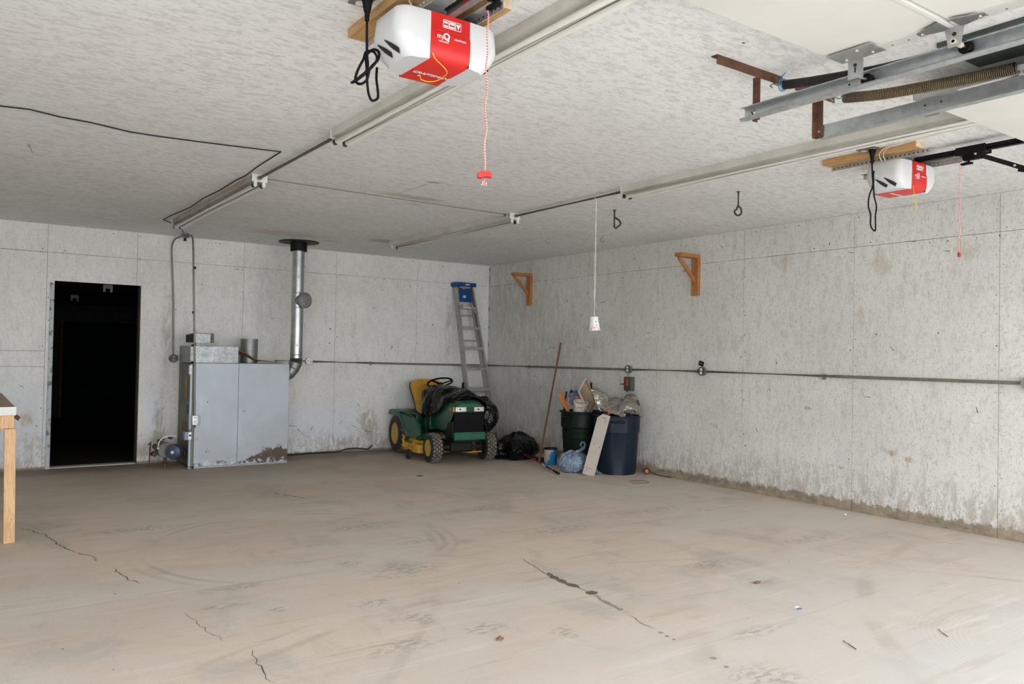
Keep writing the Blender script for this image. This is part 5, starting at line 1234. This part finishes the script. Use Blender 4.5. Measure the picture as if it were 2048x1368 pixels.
b.tube([(-.22, .05, .13), (.2, .04, .135), (.3, .02, .17)], .007, 6); b.build('linkage', 'iron', t, smooth=40)
b = MB(); b.mm((-.15, -.06, .12), (.15, .2, .25)); b.build('engine_sump', 'black_metal', t, bevel=.02)
b = MB(); b.tube([(-.225, .10, .335), (-.235, -.02, .315)], .026, 10); b.build('exhaust', 'rust', t, smooth=40)

TM = Matrix.Translation(TR) @ Matrix.Rotation(TA, 4, 'Z')
def on_tractor(rows): return [[TM @ Vector(p) for p in r] for r in rows]
# black plastic sheet over the hood and wheel
sec = [ # y, then (x, z) from left hem over the top to the right hem
 (-.235, [(-.10, .742), (-.08, .758), (-.03, .782), (.02, .800), (.08, .806), (.13, .798), (.19, .770), (.225, .735), (.245, .69)]),
 (-.16, [(-.19, .765), (-.15, .792), (-.06, .822), (.02, .850), (.09, .850), (.16, .828), (.215, .790), (.245, .72), (.26, .64)]),
 (-.02, [(-.225, .715), (-.21, .79), (-.14, .835), (-.02, .872), (.08, .885), (.17, .855), (.225, .80), (.255, .70), (.27, .58)]),
 (.14, [(-.245, .62), (-.235, .74), (-.20, .83), (-.08, .880), (.05, .895), (.16, .870), (.235, .805), (.262, .68), (.28, .54)]),
 (.30, [(-.262, .56), (-.255, .70), (-.235, .82), (-.12, .905), (.03, .915), (.16, .885), (.245, .81), (.275, .67), (.29, .52)]),
 (.46, [(-.29, .535), (-.285, .68), (-.265, .83), (-.16, .920), (.0, .930), (.15, .900), (.25, .82), (.28, .68), (.30, .54)]),
 (.58, [(-.285, .55), (-.285, .70), (-.27, .84), (-.16, .925), (.0, .930), (.14, .905), (.24, .82), (.27, .70), (.29, .58)]),
 (.66, [(-.27, .74), (-.265, .80), (-.24, .87), (-.15, .915), (.0, .915), (.12, .89), (.22, .82), (.25, .72), (.27, .64)])]
rows = loft([[Vector((x, y, z)) for x, z in s_] for y, s_ in sec], 8, 6)
rows = crumple(rows, .026, 5.5, 3.1)
rows = on_tractor(rows); b = MB(TR+Vector((0, 0, .8))); b.grid(rows)
props(b.build('plastic_sheet', 'sheet', smooth=50, solid=.004), 'shiny black plastic sheet draped over the mower hood and dashboard', 'plastic sheet')
# bulging black bag hanging on the far side of the hood
def sack(name, mat, label, cat, c, rad, seed, amp=.03, sc=6., prof=None, n=44, tm=None, grp=None, sub=0):
    b = MB((c[0], c[1], c[2]-rad[2]*(1 if prof is None else 0))); rows = []
    for i in range(n//2+1):
        ph = PI*i/(n//2); row = []
        for j in range(n):
            a = 2*PI*j/n; d = Vector((math.sin(ph)*math.cos(a), math.sin(ph)*math.sin(a), math.cos(ph)))
            q = prof(d, a, ph) if prof else 1.
            p = Vector((d.x*rad[0]*q, d.y*rad[1]*q, d.z*rad[2]*(q if q > 0 else 1)))
            row.append(p)
        rows.append(row)
    rows = crumple(rows, amp, sc, seed)
    rows = [[Vector((v.x+c[0], v.y+c[1], max(v.z+c[2], .004))) for v in r] for r in rows]
    b.grid(rows, closev=True); o_ = b.build(name, mat, smooth=35, sub=sub)
    return props(o_, label, cat, grp)
c_ = TM @ Vector((.335, .02, .60))
def pr_(d, a, ph): return 1+.10*math.sin(a*2+1)+.12*d.z*-1
o_ = sack('black_bag', 'bag_black', 'bulging black plastic bag hanging down the ladder side of the mower hood', 'plastic bag', c_, (.135, .26, .225), 5.3, .030, 7., pr_)
o_.rotation_euler = (0, 0, 0)

# ------------------------------------------------------------------ step ladder leaning in the corner
t = thing('step_ladder', 'tall closed aluminium step ladder with a blue cap leaning in the corner behind the mower', 'ladder', (-.43, -.5, 0)); o = t.location
tc = Vector((-.525, -.085, 2.33)); bc = Vector((-.42, -.62, 0)); wt, wb = .145, .232
def LP(s, f_, fwd=0.):     # s -1/1 side, f_ 0 bottom..1 top
    c_ = bc.lerp(tc, f_); hw = wb+(wt-wb)*f_; return c_+Vector((s*hw, 0, 0))+Vector((0, -fwd, 0))
up_ = Vector((1, 0, 0))
for s in (-1, 1):
    b = MB(o); p, q = LP(s, 0.0), LP(s, 1.)
    b.bar(p, q, .082, .003, up_); b.bar(p-Vector((s*.012, 0.041, 0)), q-Vector((s*.012, .041, 0)), .003, .026, up_); b.bar(p-Vector((s*.012, -.041, 0)), q-Vector((s*.012, -.041, 0)), .003, .026, up_)
    b.build('front_rail', 'alu', t)
    b = MB(o); p, q = LP(s, .02, -.075)-Vector((s*.028, 0, 0)), LP(s, .985, -.045)-Vector((s*.020, 0, 0)); b.bar(p, q, .045, .022, up_); b.build('rear_rail', 'alu', t, bevel=.002)
    b = MB(o); b.bar(LP(s, 0)-Vector((0, 0, .0)), LP(s, .018), .09, .032, up_); b.build('foot', 'black_plastic', t, bevel=.003)
for k in range(7):
    f_ = .118+k*.1255; c0_, c1_ = LP(-1, f_), LP(1, f_)
    b = MB(o); b.mm((c0_.x+.002, c0_.y-.042, c0_.z-.042), (c1_.x-.002, c0_.y-.038, c0_.z+.004)); b.mm((c0_.x+.002, c0_.y-.042, c0_.z+.001), (c1_.x-.002, c0_.y+.045, c0_.z+.004)); b.mm((c0_.x+.002, c0_.y+.042, c0_.z-.02), (c1_.x-.002, c0_.y+.045, c0_.z+.004))
    b.build('step', 'alu', t, bevel=.001)
for k in range(5):
    f_ = .19+k*.158; c0_, c1_ = LP(-1, f_, -.07), LP(1, f_, -.07)
    b = MB(o); b.mm((c0_.x+.02, c0_.y-.012, c0_.z-.024), (c1_.x-.02, c0_.y+.012, c0_.z)); b.build('rear_rung', 'alu', t, bevel=.001)
b = MB(o); b.mm((tc.x-.172, tc.y-.085, 2.325), (tc.x+.172, tc.y+.078, 2.382)); b.mm((tc.x-.17, tc.y-.078, 2.31), (tc.x-.13, tc.y+.05, 2.326)); cp_ = b.build('top_cap', 'wing_blue', t, bevel=.006)
b = MB(o); b.mm((tc.x-.015, tc.y-.0865, 2.345), (tc.x+.055, tc.y-.0855, 2.362)); b.build('label', 'sticker', cp_)
b = MB(o); q0, q1 = LP(-1, .90, .03), LP(1, .90, .03); b.prism([(q0.x+.035, q0.y-.0, 2.098), (q1.x-.055, q0.y, 2.098), (tc.x+.075, tc.y-.065, 2.300), (tc.x-.105, tc.y-.065, 2.300)], (0, .012, 0)); sp = b.build('spreader_tray', 'wing_blue', t, bevel=.003)
b = MB(o); zc_ = 2.175; b.cyl((tc.x-.035, q0.y-.018, zc_), (tc.x-.035, q0.y+.006, zc_), .021, 16); b.build('tray_hole', 'sticker', sp); b = MB(o); b.mm((tc.x-.06, tc.y-.073, 2.285), (tc.x-.02, tc.y-.069, 2.291)); b.build('tray_print', 'sticker', sp)
b = MB(o); c0_ = LP(0, .118+6*.1255); b.mm((c0_.x-.075, c0_.y-.046, c0_.z-.021), (c0_.x+.055, c0_.y-.042, c0_.z+.0)); b.build('step_label', 'sticker', t)
b = MB(o); b.mm((tc.x-.11, tc.y-.074, 2.303), (tc.x+.08, tc.y-.070, 2.322)); b.build('top_plate', 'alu', t)
for s in (-1, 1):
    b = MB(o); b.bar(LP(s, .83, .02)-Vector((s*.02, 0, 0)), LP(s, .885, .03)-Vector((s*.07, 0, 0)), .014, .004); b.bar(LP(s, .16, -.03)-Vector((s*.02, 0, 0)), LP(s, .245, -.01)-Vector((s*.16, 0, 0)), .018, .004); b.build('brace', 'galv_track', t)

# ------------------------------------------------------------------ bin bags and rubbish bins
def pile(d, a, ph): return 1+.10*math.sin(a*3+.6)+.06*math.sin(a*5)
sack('black_bag', 'bag_black', 'full shiny black bin bag lying on the floor right of the mower', 'bin bag', (-.60, -1.60, .135), (.335, .24, .185), 11.7, .045, 5.5, pile)
def bluep(d, a, ph): return 1+.08*math.sin(a*3)+.05*math.sin(a*7+2)-.10*max(0, d.z)
o_ = sack('blue_bag', 'bag_blue', 'pale blue-grey plastic bag tied at the top, in front of the bins', 'plastic bag', (-.70, -2.89, .125), (.175, .150, .145), 21.3, .036, 7.5, bluep)
b = MB((-.70, -2.87, .125)); k_ = Vector((-.615, -2.92, .25)); b.tube(catmull([k_, k_+Vector((.02, 0, .035)), k_+Vector((.03, -.01, .07)), k_+Vector((.005, -.01, .095)), k_+Vector((-.028, -.01, .085)), k_+Vector((-.03, 0, .06)), k_+Vector((-.01, .0, .045))], 5), .009, 6)
b.tube(catmull([k_+Vector((.02, 0, .03)), k_+Vector((-.05, -.02, .005)), k_+Vector((-.12, -.03, -.01))], 5), [.02]*10+[.012], 6); b.build('tied_handle', 'bag_blue', o_, smooth=60)
b = MB((-.70, -2.87, .125)); rr = [[Vector((-.62, -3.06, .10)), Vector((-.56, -3.03, .10)), Vector((-.50, -2.98, .08))], [Vector((-.60, -3.10, .03)), Vector((-.54, -3.10, .035)), Vector((-.47, -3.06, .03))], [Vector((-.56, -3.17, .006)), Vector((-.50, -3.16, .008)), Vector((-.455, -3.11, .006))]]
b.grid(crumple(loft(rr, 5, 5), .006, 14, 2.)); b.build('loose_corner', 'bag_blue', o_, smooth=70, solid=.003)

def bin_(name, c, rt, rb, h, mat, label, handle_dir):
    t = thing(name, label, 'rubbish bin', (c[0], c[1], 0), group='plastic rubbish bins by the right wall'); o = t.location
    b = MB(o); T = Matrix.Translation((c[0], c[1], 0)); hd = math.atan2(handle_dir[1], handle_dir[0]); n = 72; rows = []
    prof = [(0, .01), (rb*.97, .0), (rb, .012), (rb+(rt-rb)*.35, h*.36), (rb+(rt-rb)*.62, h*.70), (rt-.014, h*.715), (rt-.006, h*.72), (rt-.004, h*.93), (rt-.012, h*.965), (rt+.012, h*.970), (rt+.014, h*.995), (rt-.002, h), (rt-.012, h*.97), (rb*.95, .03), (0, .03)]
    for k, (r, z) in enumerate(prof):
        row = []
        for j in range(n):
            a = 2*PI*j/n; da = (a-hd+PI) % (PI)-PI/2 if 0 else min(abs((a-hd+PI) % (2*PI)-PI), abs((a-hd) % (2*PI)-PI))
            rr = r
            if 2 <= k <= 7 and da < .24: rr = r-.010       # recessed channel below each handle
            row.append(Vector((c[0]+rr*math.cos(a), c[1]+rr*math.sin(a), z)))
        rows.append(row)
    b.grid(rows, closev=True); b.build('body', mat, t, smooth=32)
    b = MB(o)
    for zz in (.52, .63) if name == 'green_bin' else ():
        b.tube([(c[0]+(rb+(rt-rb)*zz+.001)*math.cos(hd+R(q)), c[1]+(rb+(rt-rb)*zz+.001)*math.sin(hd+R(q)), h*zz) for q in range(-60, 61, 8)], .005, 6)
    if b.v: b.build('rib', mat, t, smooth=50)
    for s in (0, PI):
        b = MB(o); a0 = hd+s; pts = [(c[0]+(rt+.004+.012*math.cos(R(q)*4))*math.cos(a0+R(q)), c[1]+(rt+.004+.012*math.cos(R(q)*4))*math.sin(a0+R(q)), h*.90) for q in range(-16, 17, 4)]
        b.tube(pts, .013, 8); b.build('handle', mat, t, smooth=50)
    return t
vd = Vector((-.64, -.77))   # direction towards the garage doors
bin_('blue_bin', (-.295, -3.17), .268, .222, .672, 'bin_blue', 'dark blue-grey plastic bin overflowing with foil insulation, nearest the outlet', (-.62, -.78))
bin_('green_bin', (-.33, -2.585), .262, .205, .680, 'bin_green', 'dark green plastic bin full of junk, left of the blue one', (-1, -.1))

# foil insulation on the blue bin
def sheet(name, ctrl, mat, label, cat, seed, amp=.010, nu=8, nv=8, sc=11., solid=.006, parent=None, grp=None):
    rows = crumple(loft([[Vector(p) for p in r] for r in ctrl], nu, nv), amp, sc, seed); c_ = rows[len(rows)//2][len(rows[0])//2]
    b = MB(c_); b.grid(rows); o_ = b.build(name, mat, smooth=60, solid=solid, parent=None)
    return props(o_, label, cat, grp)
cx, cy = -.295, -3.17; ex2 = Vector((.8176, -.5755, 0)); ed = Vector((.575, .818, 0))
def IP(a, d, z): v = Vector((cx, cy, z))+ex2*a+ed*d; return (v.x, v.y, v.z)
gi = 'crumpled foil faced insulation on the blue bin'
sheet('foil_insulation', [[IP(-.26, -.10, .80), IP(-.17, -.20, .73), IP(-.05, -.25, .70), IP(.06, -.27, .66)], [IP(-.26, -.06, .86), IP(-.15, -.10, .80), IP(-.02, -.16, .78), IP(.07, -.20, .74)],
    [IP(-.22, .0, .88), IP(-.10, .0, .84), IP(.02, -.03, .85), IP(.08, -.06, .80)], [IP(-.16, .08, .86), IP(-.04, .08, .865), IP(.06, .05, .86), IP(.11, .03, .80)], [IP(-.10, .14, .78), IP(-.0, .14, .80), IP(.08, .12, .78), IP(.14, .09, .74)]],
    'foil', 'crumpled foil faced insulation lying across the middle of the blue bin', 'insulation', 4.4, .016, grp=gi)
roll = []
for k in range(9):
    a = R(-70+k*32); roll.append([IP(.155+.095*math.cos(a)*(1-.035*k), -.14+.07*q, .80+.098*math.sin(a)*(1-.03*k)+.012*q) for q in range(4)])
sheet('foil_insulation', roll, 'foil', 'curled roll of foil faced insulation at the right rim of the blue bin', 'insulation', 9.2, .010, 5, 6, grp=gi)
sheet('foil_insulation', [[IP(-.02, -.26, .715), IP(.09, -.30, .76), IP(.17, -.30, .74), IP(.25, -.25, .66)], [IP(.0, -.20, .80), IP(.09, -.22, .84), IP(.17, -.24, .79), IP(.27, -.20, .70)], [IP(.03, -.12, .83), IP(.10, -.12, .87), IP(.18, -.14, .84), IP(.25, -.12, .78)]],
    'foil', 'torn flap of foil faced insulation hanging over the front rim of the blue bin', 'insulation', 2.6, .012, grp=gi)
sheet('foil_insulation', [[IP(-.33, -.12, .94), IP(-.29, -.14, .90), IP(-.26, -.16, .80), IP(-.20, -.17, .72)], [IP(-.31, -.06, .965), IP(-.26, -.07, .945), IP(-.20, -.10, .86), IP(-.14, -.12, .75)], [IP(-.28, .0, .96), IP(-.22, .0, .97), IP(-.13, -.02, .90), IP(-.09, -.05, .76)], [IP(-.25, .06, .92), IP(-.18, .06, .935), IP(-.10, .05, .86), IP(-.06, .03, .72)]],
    'foil', 'upright crumpled hump of foil insulation between the two bins', 'insulation', 7.7, .016, grp=gi)
def inb(d, a, ph): return 1
sack('dark_rubbish_bag', 'bag_black', 'black plastic rubbish showing inside the blue bin under the foil', 'plastic bag', (-.295, -3.17, .60), (.225, .225, .12), 2.2, .02, 8.)
sack('dark_rubbish_bag', 'bag_black', 'black plastic rubbish filling the green bin beneath the tub', 'plastic bag', (-.33, -2.585, .58), (.20, .20, .10), 6.2, .02, 8.)
b = MB((-.50, -3.27, .7)); b.box((-.50, -3.26, .715), (.05, .03, .06), M_=Matrix.Rotation(.4, 3, 'Z')); props(b.build('orange_scrap', 'orange', bevel=.01, smooth=40), 'small orange scrap peeking out beside the top of the long beige panel', 'scrap')

# things in the green bin
gx, gy = -.33, -2.585
def GP(a, d, z): v = Vector((gx, gy, z))+ex2*a+ed*d; return v
T = frame_m(GP(-.045, -.13, .655), (1, 0, 0), (0, .98, .2), (0, -.17, .98)) @ Matrix.Rotation(R(10), 4, 'Y') @ Matrix.Rotation(R(-14), 4, 'X')
t = thing('plastic_tub', 'cream plastic tub with a flowery label tipped forward on top of the green bin', 'tub', T.translation); o = t.location
Tt = Matrix.Translation(GP(-.045, -.12, .665)) @ Matrix.Rotation(R(16), 4, Vector((.8176, -.5755, 0))) @ Matrix.Rotation(R(7), 4, Vector((.575, .818, 0)))
b = MB(o); b.lathe([(0, 0), (.072, 0), (.085, .115), (.092, .116), (.093, .135), (.089, .138), (.083, .12), (.070, .006), (0, .006)], 32, Tt); b.build('tub', 'tub', t, smooth=40)
b = MB(o); b.lathe([(.0745, .012), (.0845, .100)], 32, Tt); b.build('label', 'label', t, smooth=60)
b = MB(o); b.lathe([(.0, .055), (.076, .058)], 32, Tt); b.build('contents', 'tub_in', t)
# picture frame seen from the back
t = thing('canvas_frame', 'stretched canvas seen from behind, white edge, standing cornerwise in the green bin', 'picture frame', GP(.10, .02, .80)); o = t.location
v2_ = ex2*.150+ed*.165+Vector((0, 0, -.290)); v1_ = -ex2*.095-ed*.185+Vector((0, 0, -.155))
Tf = frame_m(GP(.035, -.02, 1.075)+v1_*.5+v2_*.5, v1_, v2_, v1_.cross(v2_)); Tf = frame_m(Tf.translation, Vector(v1_), Vector(v2_)-Vector(v1_)*(Vector(v2_).dot(Vector(v1_))/Vector(v1_).length_squared), Vector(v1_).cross(Vector(v2_)))
if (Tf.to_3x3() @ Vector((0, 0, 1))).dot(Vector((-.57, -.82, 0))) < 0: Tf = Tf @ Matrix.Rotation(PI, 4, 'Y')
def fb(mb, x0, y0, x1, y1, z0, z1, m=0): mb.box(Tf @ Vector(((x0+x1)/2, (y0+y1)/2, (z0+z1)/2)), (abs(x1-x0), abs(y1-y0), abs(z1-z0)), m, Tf.to_3x3())
hw_, hh_ = .128, .178
b = MB(o); fb(b, -hw_, -hh_, hw_, hh_, -.012, -.008); b.build('canvas', 'canvas_back', t)
for (x0, y0, x1, y1) in ((-hw_, -hh_, -hw_+.018, hh_), (hw_-.018, -hh_, hw_, hh_), (-hw_+.018, hh_-.018, hw_-.018, hh_), (-hw_+.018, -hh_, hw_-.018, -hh_+.018)):
    b = MB(o); fb(b, x0, y0, x1, y1, -.008, .010); b.build('stretcher_bar', 'frame_wood' if x1-x0 > .05 or x0 > 0 else 'frame_wood', t, bevel=.001)
b = MB(o); fb(b, -hw_-.004, -hh_-.004, -hw_, hh_+.004, -.014, .010); fb(b, hw_, -hh_-.004, hw_+.004, hh_+.004, -.014, .012); fb(b, -hw_, hh_, hw_, hh_+.004, -.014, .011); fb(b, -hw_, -hh_-.004, hw_, -hh_, -.014, .011); b.build('white_edge', 'frame_white', t)
b = MB(GP(.14, .10, .9)); b.tube([GP(.13, .08, .62), GP(.115, .10, .99), GP(.118, .10, 1.02)], [.012, .013, .016], 10); props(b.build('garden_tool', 'black_plastic', smooth=50), 'dark rounded tool end sticking up behind the canvas in the green bin', 'tool')
# orange tool sticking out to the left
t = thing('orange_level', 'orange plastic tool sticking out of the left side of the green bin', 'tool', GP(-.16, -.05, .72)); o = t.location
b = MB(o); b.bar(GP(-.135, -.10, .60), GP(-.275, -.04, .935), .030, .016, (0, 0, 1)); b.build('blade', 'orange', t, bevel=.003)
b = MB(o); b.bar(GP(-.165, -.12, .64), GP(-.285, -.06, .865), .016, .024, (0, 0, 1)); b.bar(GP(-.295, -.06, .865), GP(-.255, -.06, .872), .010, .012); b.build('edge_strip', 'orange', t, bevel=.002)
# magazines and boxes
def packet(c, sz, rz, ry, mats, label, name='printed_packet'):
    Mx = (Matrix.Rotation(rz, 3, 'Z') @ Matrix.Rotation(ry, 3, 'Y')); t = thing(name, label, 'packet', c, group='printed rubbish in the green bin'); o = t.location
    b = MB(o); b.box(c, sz, 0, Mx); b.build('box', mats[0], t, bevel=.002)
    f_ = Mx @ Vector((0, -sz[1]/2-.001, 0)); b = MB(o); b.box(Vector(c)+f_+Mx @ Vector((sz[0]*.1, 0, -sz[2]*.08)), (sz[0]*.55, .002, sz[2]*.35), 0, Mx); b.build('print', mats[1], t)
packet(GP(-.075, .02, .835), (.11, .035, .17), R(-35), R(22), ('navy', 'sticker'), 'navy and white printed packet behind the cream tub')
packet(GP(-.115, -.01, .825), (.07, .03, .15), R(-35), R(-12), ('navy', 'magenta'), 'dark packet with a red print at the left of the navy packet')
packet(GP(-.055, -.06, .80), (.075, .02, .10), R(-35), R(40), ('magenta', 'sticker'), 'red packet wedged against the cream tub')
packet(GP(-.205, .0, .80), (.022, .03, .22), R(-35), R(6), ('black_plastic', 'magenta'), 'thin black strip standing at the left inside of the green bin')
b = MB(GP(-.13, .05, .88)); b.prism([GP(-.165, .03, .84), GP(-.08, .03, .86), GP(-.10, .03, .905), GP(-.135, .03, .935), GP(-.155, .03, .90)], ed*.02); props(b.build('black_scrap', 'black_plastic', bevel=.002), 'jagged black plastic scrap at the top of the junk in the green bin', 'scrap')

# long beige panel leaning between the bins
t = thing('metal_panel', 'long pinkish beige panel leaning upright against the two bins', 'panel', (-.70, -3.18, 0)); o = t.location
p0, p1 = Vector((-.735, -3.185, .0)), Vector((-.592, -3.285, .692)); up = (p1-p0).normalized(); sd = Vector((.62, -.78, 0)); sd = (sd-up*sd.dot(up)).normalized(); nn = sd.cross(up).normalized()
if nn.dot(Vector((-.6, -.8, 0))) < 0: nn = -nn
L_ = (p1-p0).length; Tp = frame_m(p0, sd, up, nn); W_ = .068
b = MB(o); b.prism([Tp @ Vector(q) for q in ((-W_, .004, 0), (W_, .002, 0), (W_, L_, 0), (-.020, L_, 0), (-W_, L_-.055, 0))], nn*.004); b.build('face', 'board', t, bevel=.001)
for s in (-1, 1):
    b = MB(o); c_ = Tp @ Vector((s*(W_-.001), L_/2-(.028 if s < 0 else 0), -.012)); b.box(c_, (.002, L_-(.06 if s < 0 else .004), .028), 0, Tp.to_3x3()); b.build('side_flange', 'frame_white', t)
b = MB(o)
for x, y in ((.035, L_-.075), (-.02, .36), (.045, .34), (.05, .14), (-.05, .03)): b.cyl(Tp @ Vector((x, y, .004)), Tp @ Vector((x, y, .0052)), .0048, 10)
for x, y, l in ((-.01, .082, .09), (-.035, .064, .018), (-.035, .056, .015), (-.035, .047, .018), (.01, L_-.035, .05), (.01, L_-.048, .04)): b.box(Tp @ Vector((x, y, .0045)), (l, .003, .0012), 0, Tp.to_3x3())
b.build('holes_and_slots', 'hole', t)

# paint can, poles, wheel
t = thing('paint_can', 'small paint can with a torn blue label on the floor left of the green bin', 'paint can', (-.56, -2.27, 0)); o = t.location; T = Matrix.Translation(o)
b = MB(o); b.lathe([(0, .0), (.078, 0), (.080, .004), (.080, .19), (.083, .193), (.083, .20), (.076, .2), (.074, .19), (0, .186)], 30, T); b.build('can', 'can', t, smooth=40)
b = MB(o); b.lathe([(.0835, .188), (.0845, .195), (.0835, .204), (.075, .206), (.072, .196), (0, .195)], 30, T); b.build('rim', 'black_metal', t, smooth=40)
b = MB((-.07, -1.95, 0)); b.tube([(-.62, -2.12, .02), (-.022, -1.76, 1.515)], [.0125, .0125], 10)
props(b.build('wooden_pole', 'handle_wood', smooth=50), 'long dark wooden pole leaning against the right wall behind the paint can', 'pole')
t = thing('red_pole', 'thin red and black extension pole lying on the floor in front of the black bag', 'pole', (-.80, -2.4, .014)); o = t.location
q0, q1 = Vector((-.640, -1.80, .085)), Vector((-.995, -2.985, .014))
def qq(f_): return q0.lerp(q1, f_)
b = MB(o); b.tube([qq(0), qq(.58)], .011, 10); b.tube([qq(.80), qq(.87)], .0125, 10); b.build('tube', 'pole_red', t, smooth=50)
b = MB(o); b.tube([qq(.58), qq(.69)], .0125, 10); b.build('white_sleeve', 'sticker', t, smooth=50)
b = MB(o); b.tube([qq(.69), qq(.80)], .0125, 10); b.tube([qq(.87), qq(.93)], .013, 10); b.tube([qq(.93), qq(1.)], [.016, .016], 10); b.build('grip', 'black_plastic', t, smooth=50)
b = MB((-.62, -2.0, 0)); b.tube([(-.60, -1.86, .06), (-.50, -2.13, .045)], .02, 8); b.box((-.52, -2.03, .03), (.09, .12, .05)); props(b.build('dark_rubble', 'iron', bevel=.006, smooth=40), 'dark metal odds and ends on the floor between the black bag and the paint can', 'scrap')
t = thing('small_caster', 'small orange-centred caster on the floor against the wall right of the blue bin', 'caster', (-.06, -3.44, 0)); o = t.location
T = frame_m((-.062, -3.43, .034), (.8, -.57, 0), (0, 0, 1), (-.57, -.8, 0)); b = MB(o); b.lathe([(.018, -.016), (.034, -.014), (.034, .014), (.018, .016)], 20, T); b.build('tyre', 'rubber', t, smooth=40)
b = MB(o); b.lathe([(0, -.012), (.019, -.012), (.021, .016), (.012, .020), (0, .021)], 20, T); b.build('hub', 'orange', t, smooth=40)
b = MB((-.03, -3.6, 0)); b.tube(catmull([(-.02, -3.47, .03), (-.03, -3.55, .012), (-.03, -3.65, .008), (-.025, -3.78, .008)], 4), .005, 6); props(b.build('thin_rod', 'rust', smooth=50), 'thin rusty rod at the foot of the right wall beside the orange-centred caster', 'rod')

# ------------------------------------------------------------------ damp trail and litter on the floor
w_ = MB((-3.62, -6.4, 0)); zt = .0010
strip(w_, [(-3.52, -5.774), (-3.56, -5.95), (-3.60, -6.10), (-3.606, -6.20)], .016, zt, 1, .01)
strip(w_, [(-3.585, -6.12), (-3.606, -6.229), (-3.625, -6.32), (-3.618, -6.40), (-3.612, -6.47)], .066, zt+.0004, 0, .006)
strip(w_, [(-3.612, -6.44), (-3.628, -6.53), (-3.625, -6.596)], .018, zt, 1, .006); disc(w_, -3.618, -6.585, .040, zt+.0006, 0, sq=.75)
strip(w_, [(-3.63, -6.60), (-3.655, -6.70), (-3.663, -6.764), (-3.681, -6.903)], .034, zt, 1, .010)
for x, y, r in ((-3.664, -6.74, .018), (-3.683, -6.89, .018)): disc(w_, x, y, r, zt+.0003, 1)
strip(w_, [(-3.705, -7.00), (-3.735, -7.10), (-3.75, -7.20)], .010, zt, 1, .012)
for x, y, r in ((-3.762, -7.26, .014), (-3.77, -7.31, .012), (-3.776, -7.36, .010), (-3.80, -7.62, .016), (-3.83, -7.72, .012)): disc(w_, x, y, r, zt, 1)
props(w_.build('water_trail', ['wet', 'wet_edge']), 'dark damp trail of spilled water running towards the camera on the floor', 'water stain', kind='stuff')
def litter(name, mat, pts, label, cat, rz=0, h=.006, grp=None, bend=.3):
    c_ = Vector((sum(p[0] for p in pts)/len(pts), sum(p[1] for p in pts)/len(pts), 0)); b = MB(c_); n = len(pts)
    b.add([(p[0], p[1], .002+h*random.random()*(1 if i % 2 else bend)) for i, p in enumerate(pts)]+[(c_.x, c_.y, h)], [(i, (i+1) % n, n) for i in range(n)]); return props(b.build(name, mat, solid=.0012), label, cat, grp)
def around(x, y, r, n=8, sq=1.): return [(x+r*random.uniform(.6, 1.1)*math.cos(2*PI*i/n), y+r*sq*random.uniform(.6, 1.1)*math.sin(2*PI*i/n)) for i in range(n)]
litter('dry_leaf', 'leaf', around(-4.486, -6.929, .020), 'crumpled brown leaf on the floor at the bottom centre', 'leaf', h=.022)
litter('paper_scrap', 'paper', around(-2.840, -7.375, .020, 4, .6), 'small white and blue scrap of paper on the bare floor at lower right', 'paper')
b = MB((-2.85, -7.40, 0)); b.bar((-2.868, -7.400, .004), (-2.838, -7.405, .004), .008, .002); props(b.build('blue_sliver', 'ink_blue'), 'blue sliver of print at the edge of the white paper scrap', 'paper')
litter('paper_scrap', 'paper', around(-1.211, -5.294, .026, 5, .7), 'white scrap of paper on the floor nearer the right wall', 'paper')
b = MB((-3.12, -7.86, 0)); b.tube([(-3.098, -7.816, .004), (-3.125, -7.86, .006), (-3.150, -7.912, .004)], .0022, 5); props(b.build('twig', 'iron'), 'thin dark twig on the floor at the lower right', 'twig', 'twigs on the floor')
b = MB((-2.60, -8.1, 0)); b.tube([(-2.53, -7.98, .003), (-2.57, -8.02, .004), (-2.60, -8.06, .003)], .0018, 5); props(b.build('twig', 'iron'), 'short twig on the floor close to the bottom right corner', 'twig', 'twigs on the floor')
litter('dry_leaf', 'leaf', around(-2.632, -6.958, .035, 9, .5), 'flat dark leaf litter on the floor right of the water trail', 'leaf', h=.012)
litter('wood_chip', 'orange', around(-2.45, -.62, .028, 5, .6), 'orange chip on the floor between the furnace and the mower', 'chip', h=.02)
litter('dry_leaf', 'leaf', around(-2.42, -2.35, .045, 9, .45), 'dark flat leaf on the floor in front of the mower', 'leaf', h=.012)
litter('dry_leaf', 'leaf', around(-4.62, -.62, .03, 7, .6), 'scrap of leaf on the floor left of the furnace', 'leaf', h=.012)
litter('plaster_crumb', 'paper', around(-.22, -6.02, .028, 6, .5), 'pale crumb of plaster at the foot of the right wall', 'crumb', h=.012)
b = MB((-.55, -3.8, 0)); b.tube(catmull([(-.60, -3.72, .004), (-.46, -3.78, .004), (-.50, -3.90, .005), (-.66, -3.86, .004), (-.62, -3.74, .004)], 5), .0022, 5); props(b.build('thin_wire', 'iron', smooth=60), 'thin dark wire loop lying on the floor in front of the blue bin', 'wire')
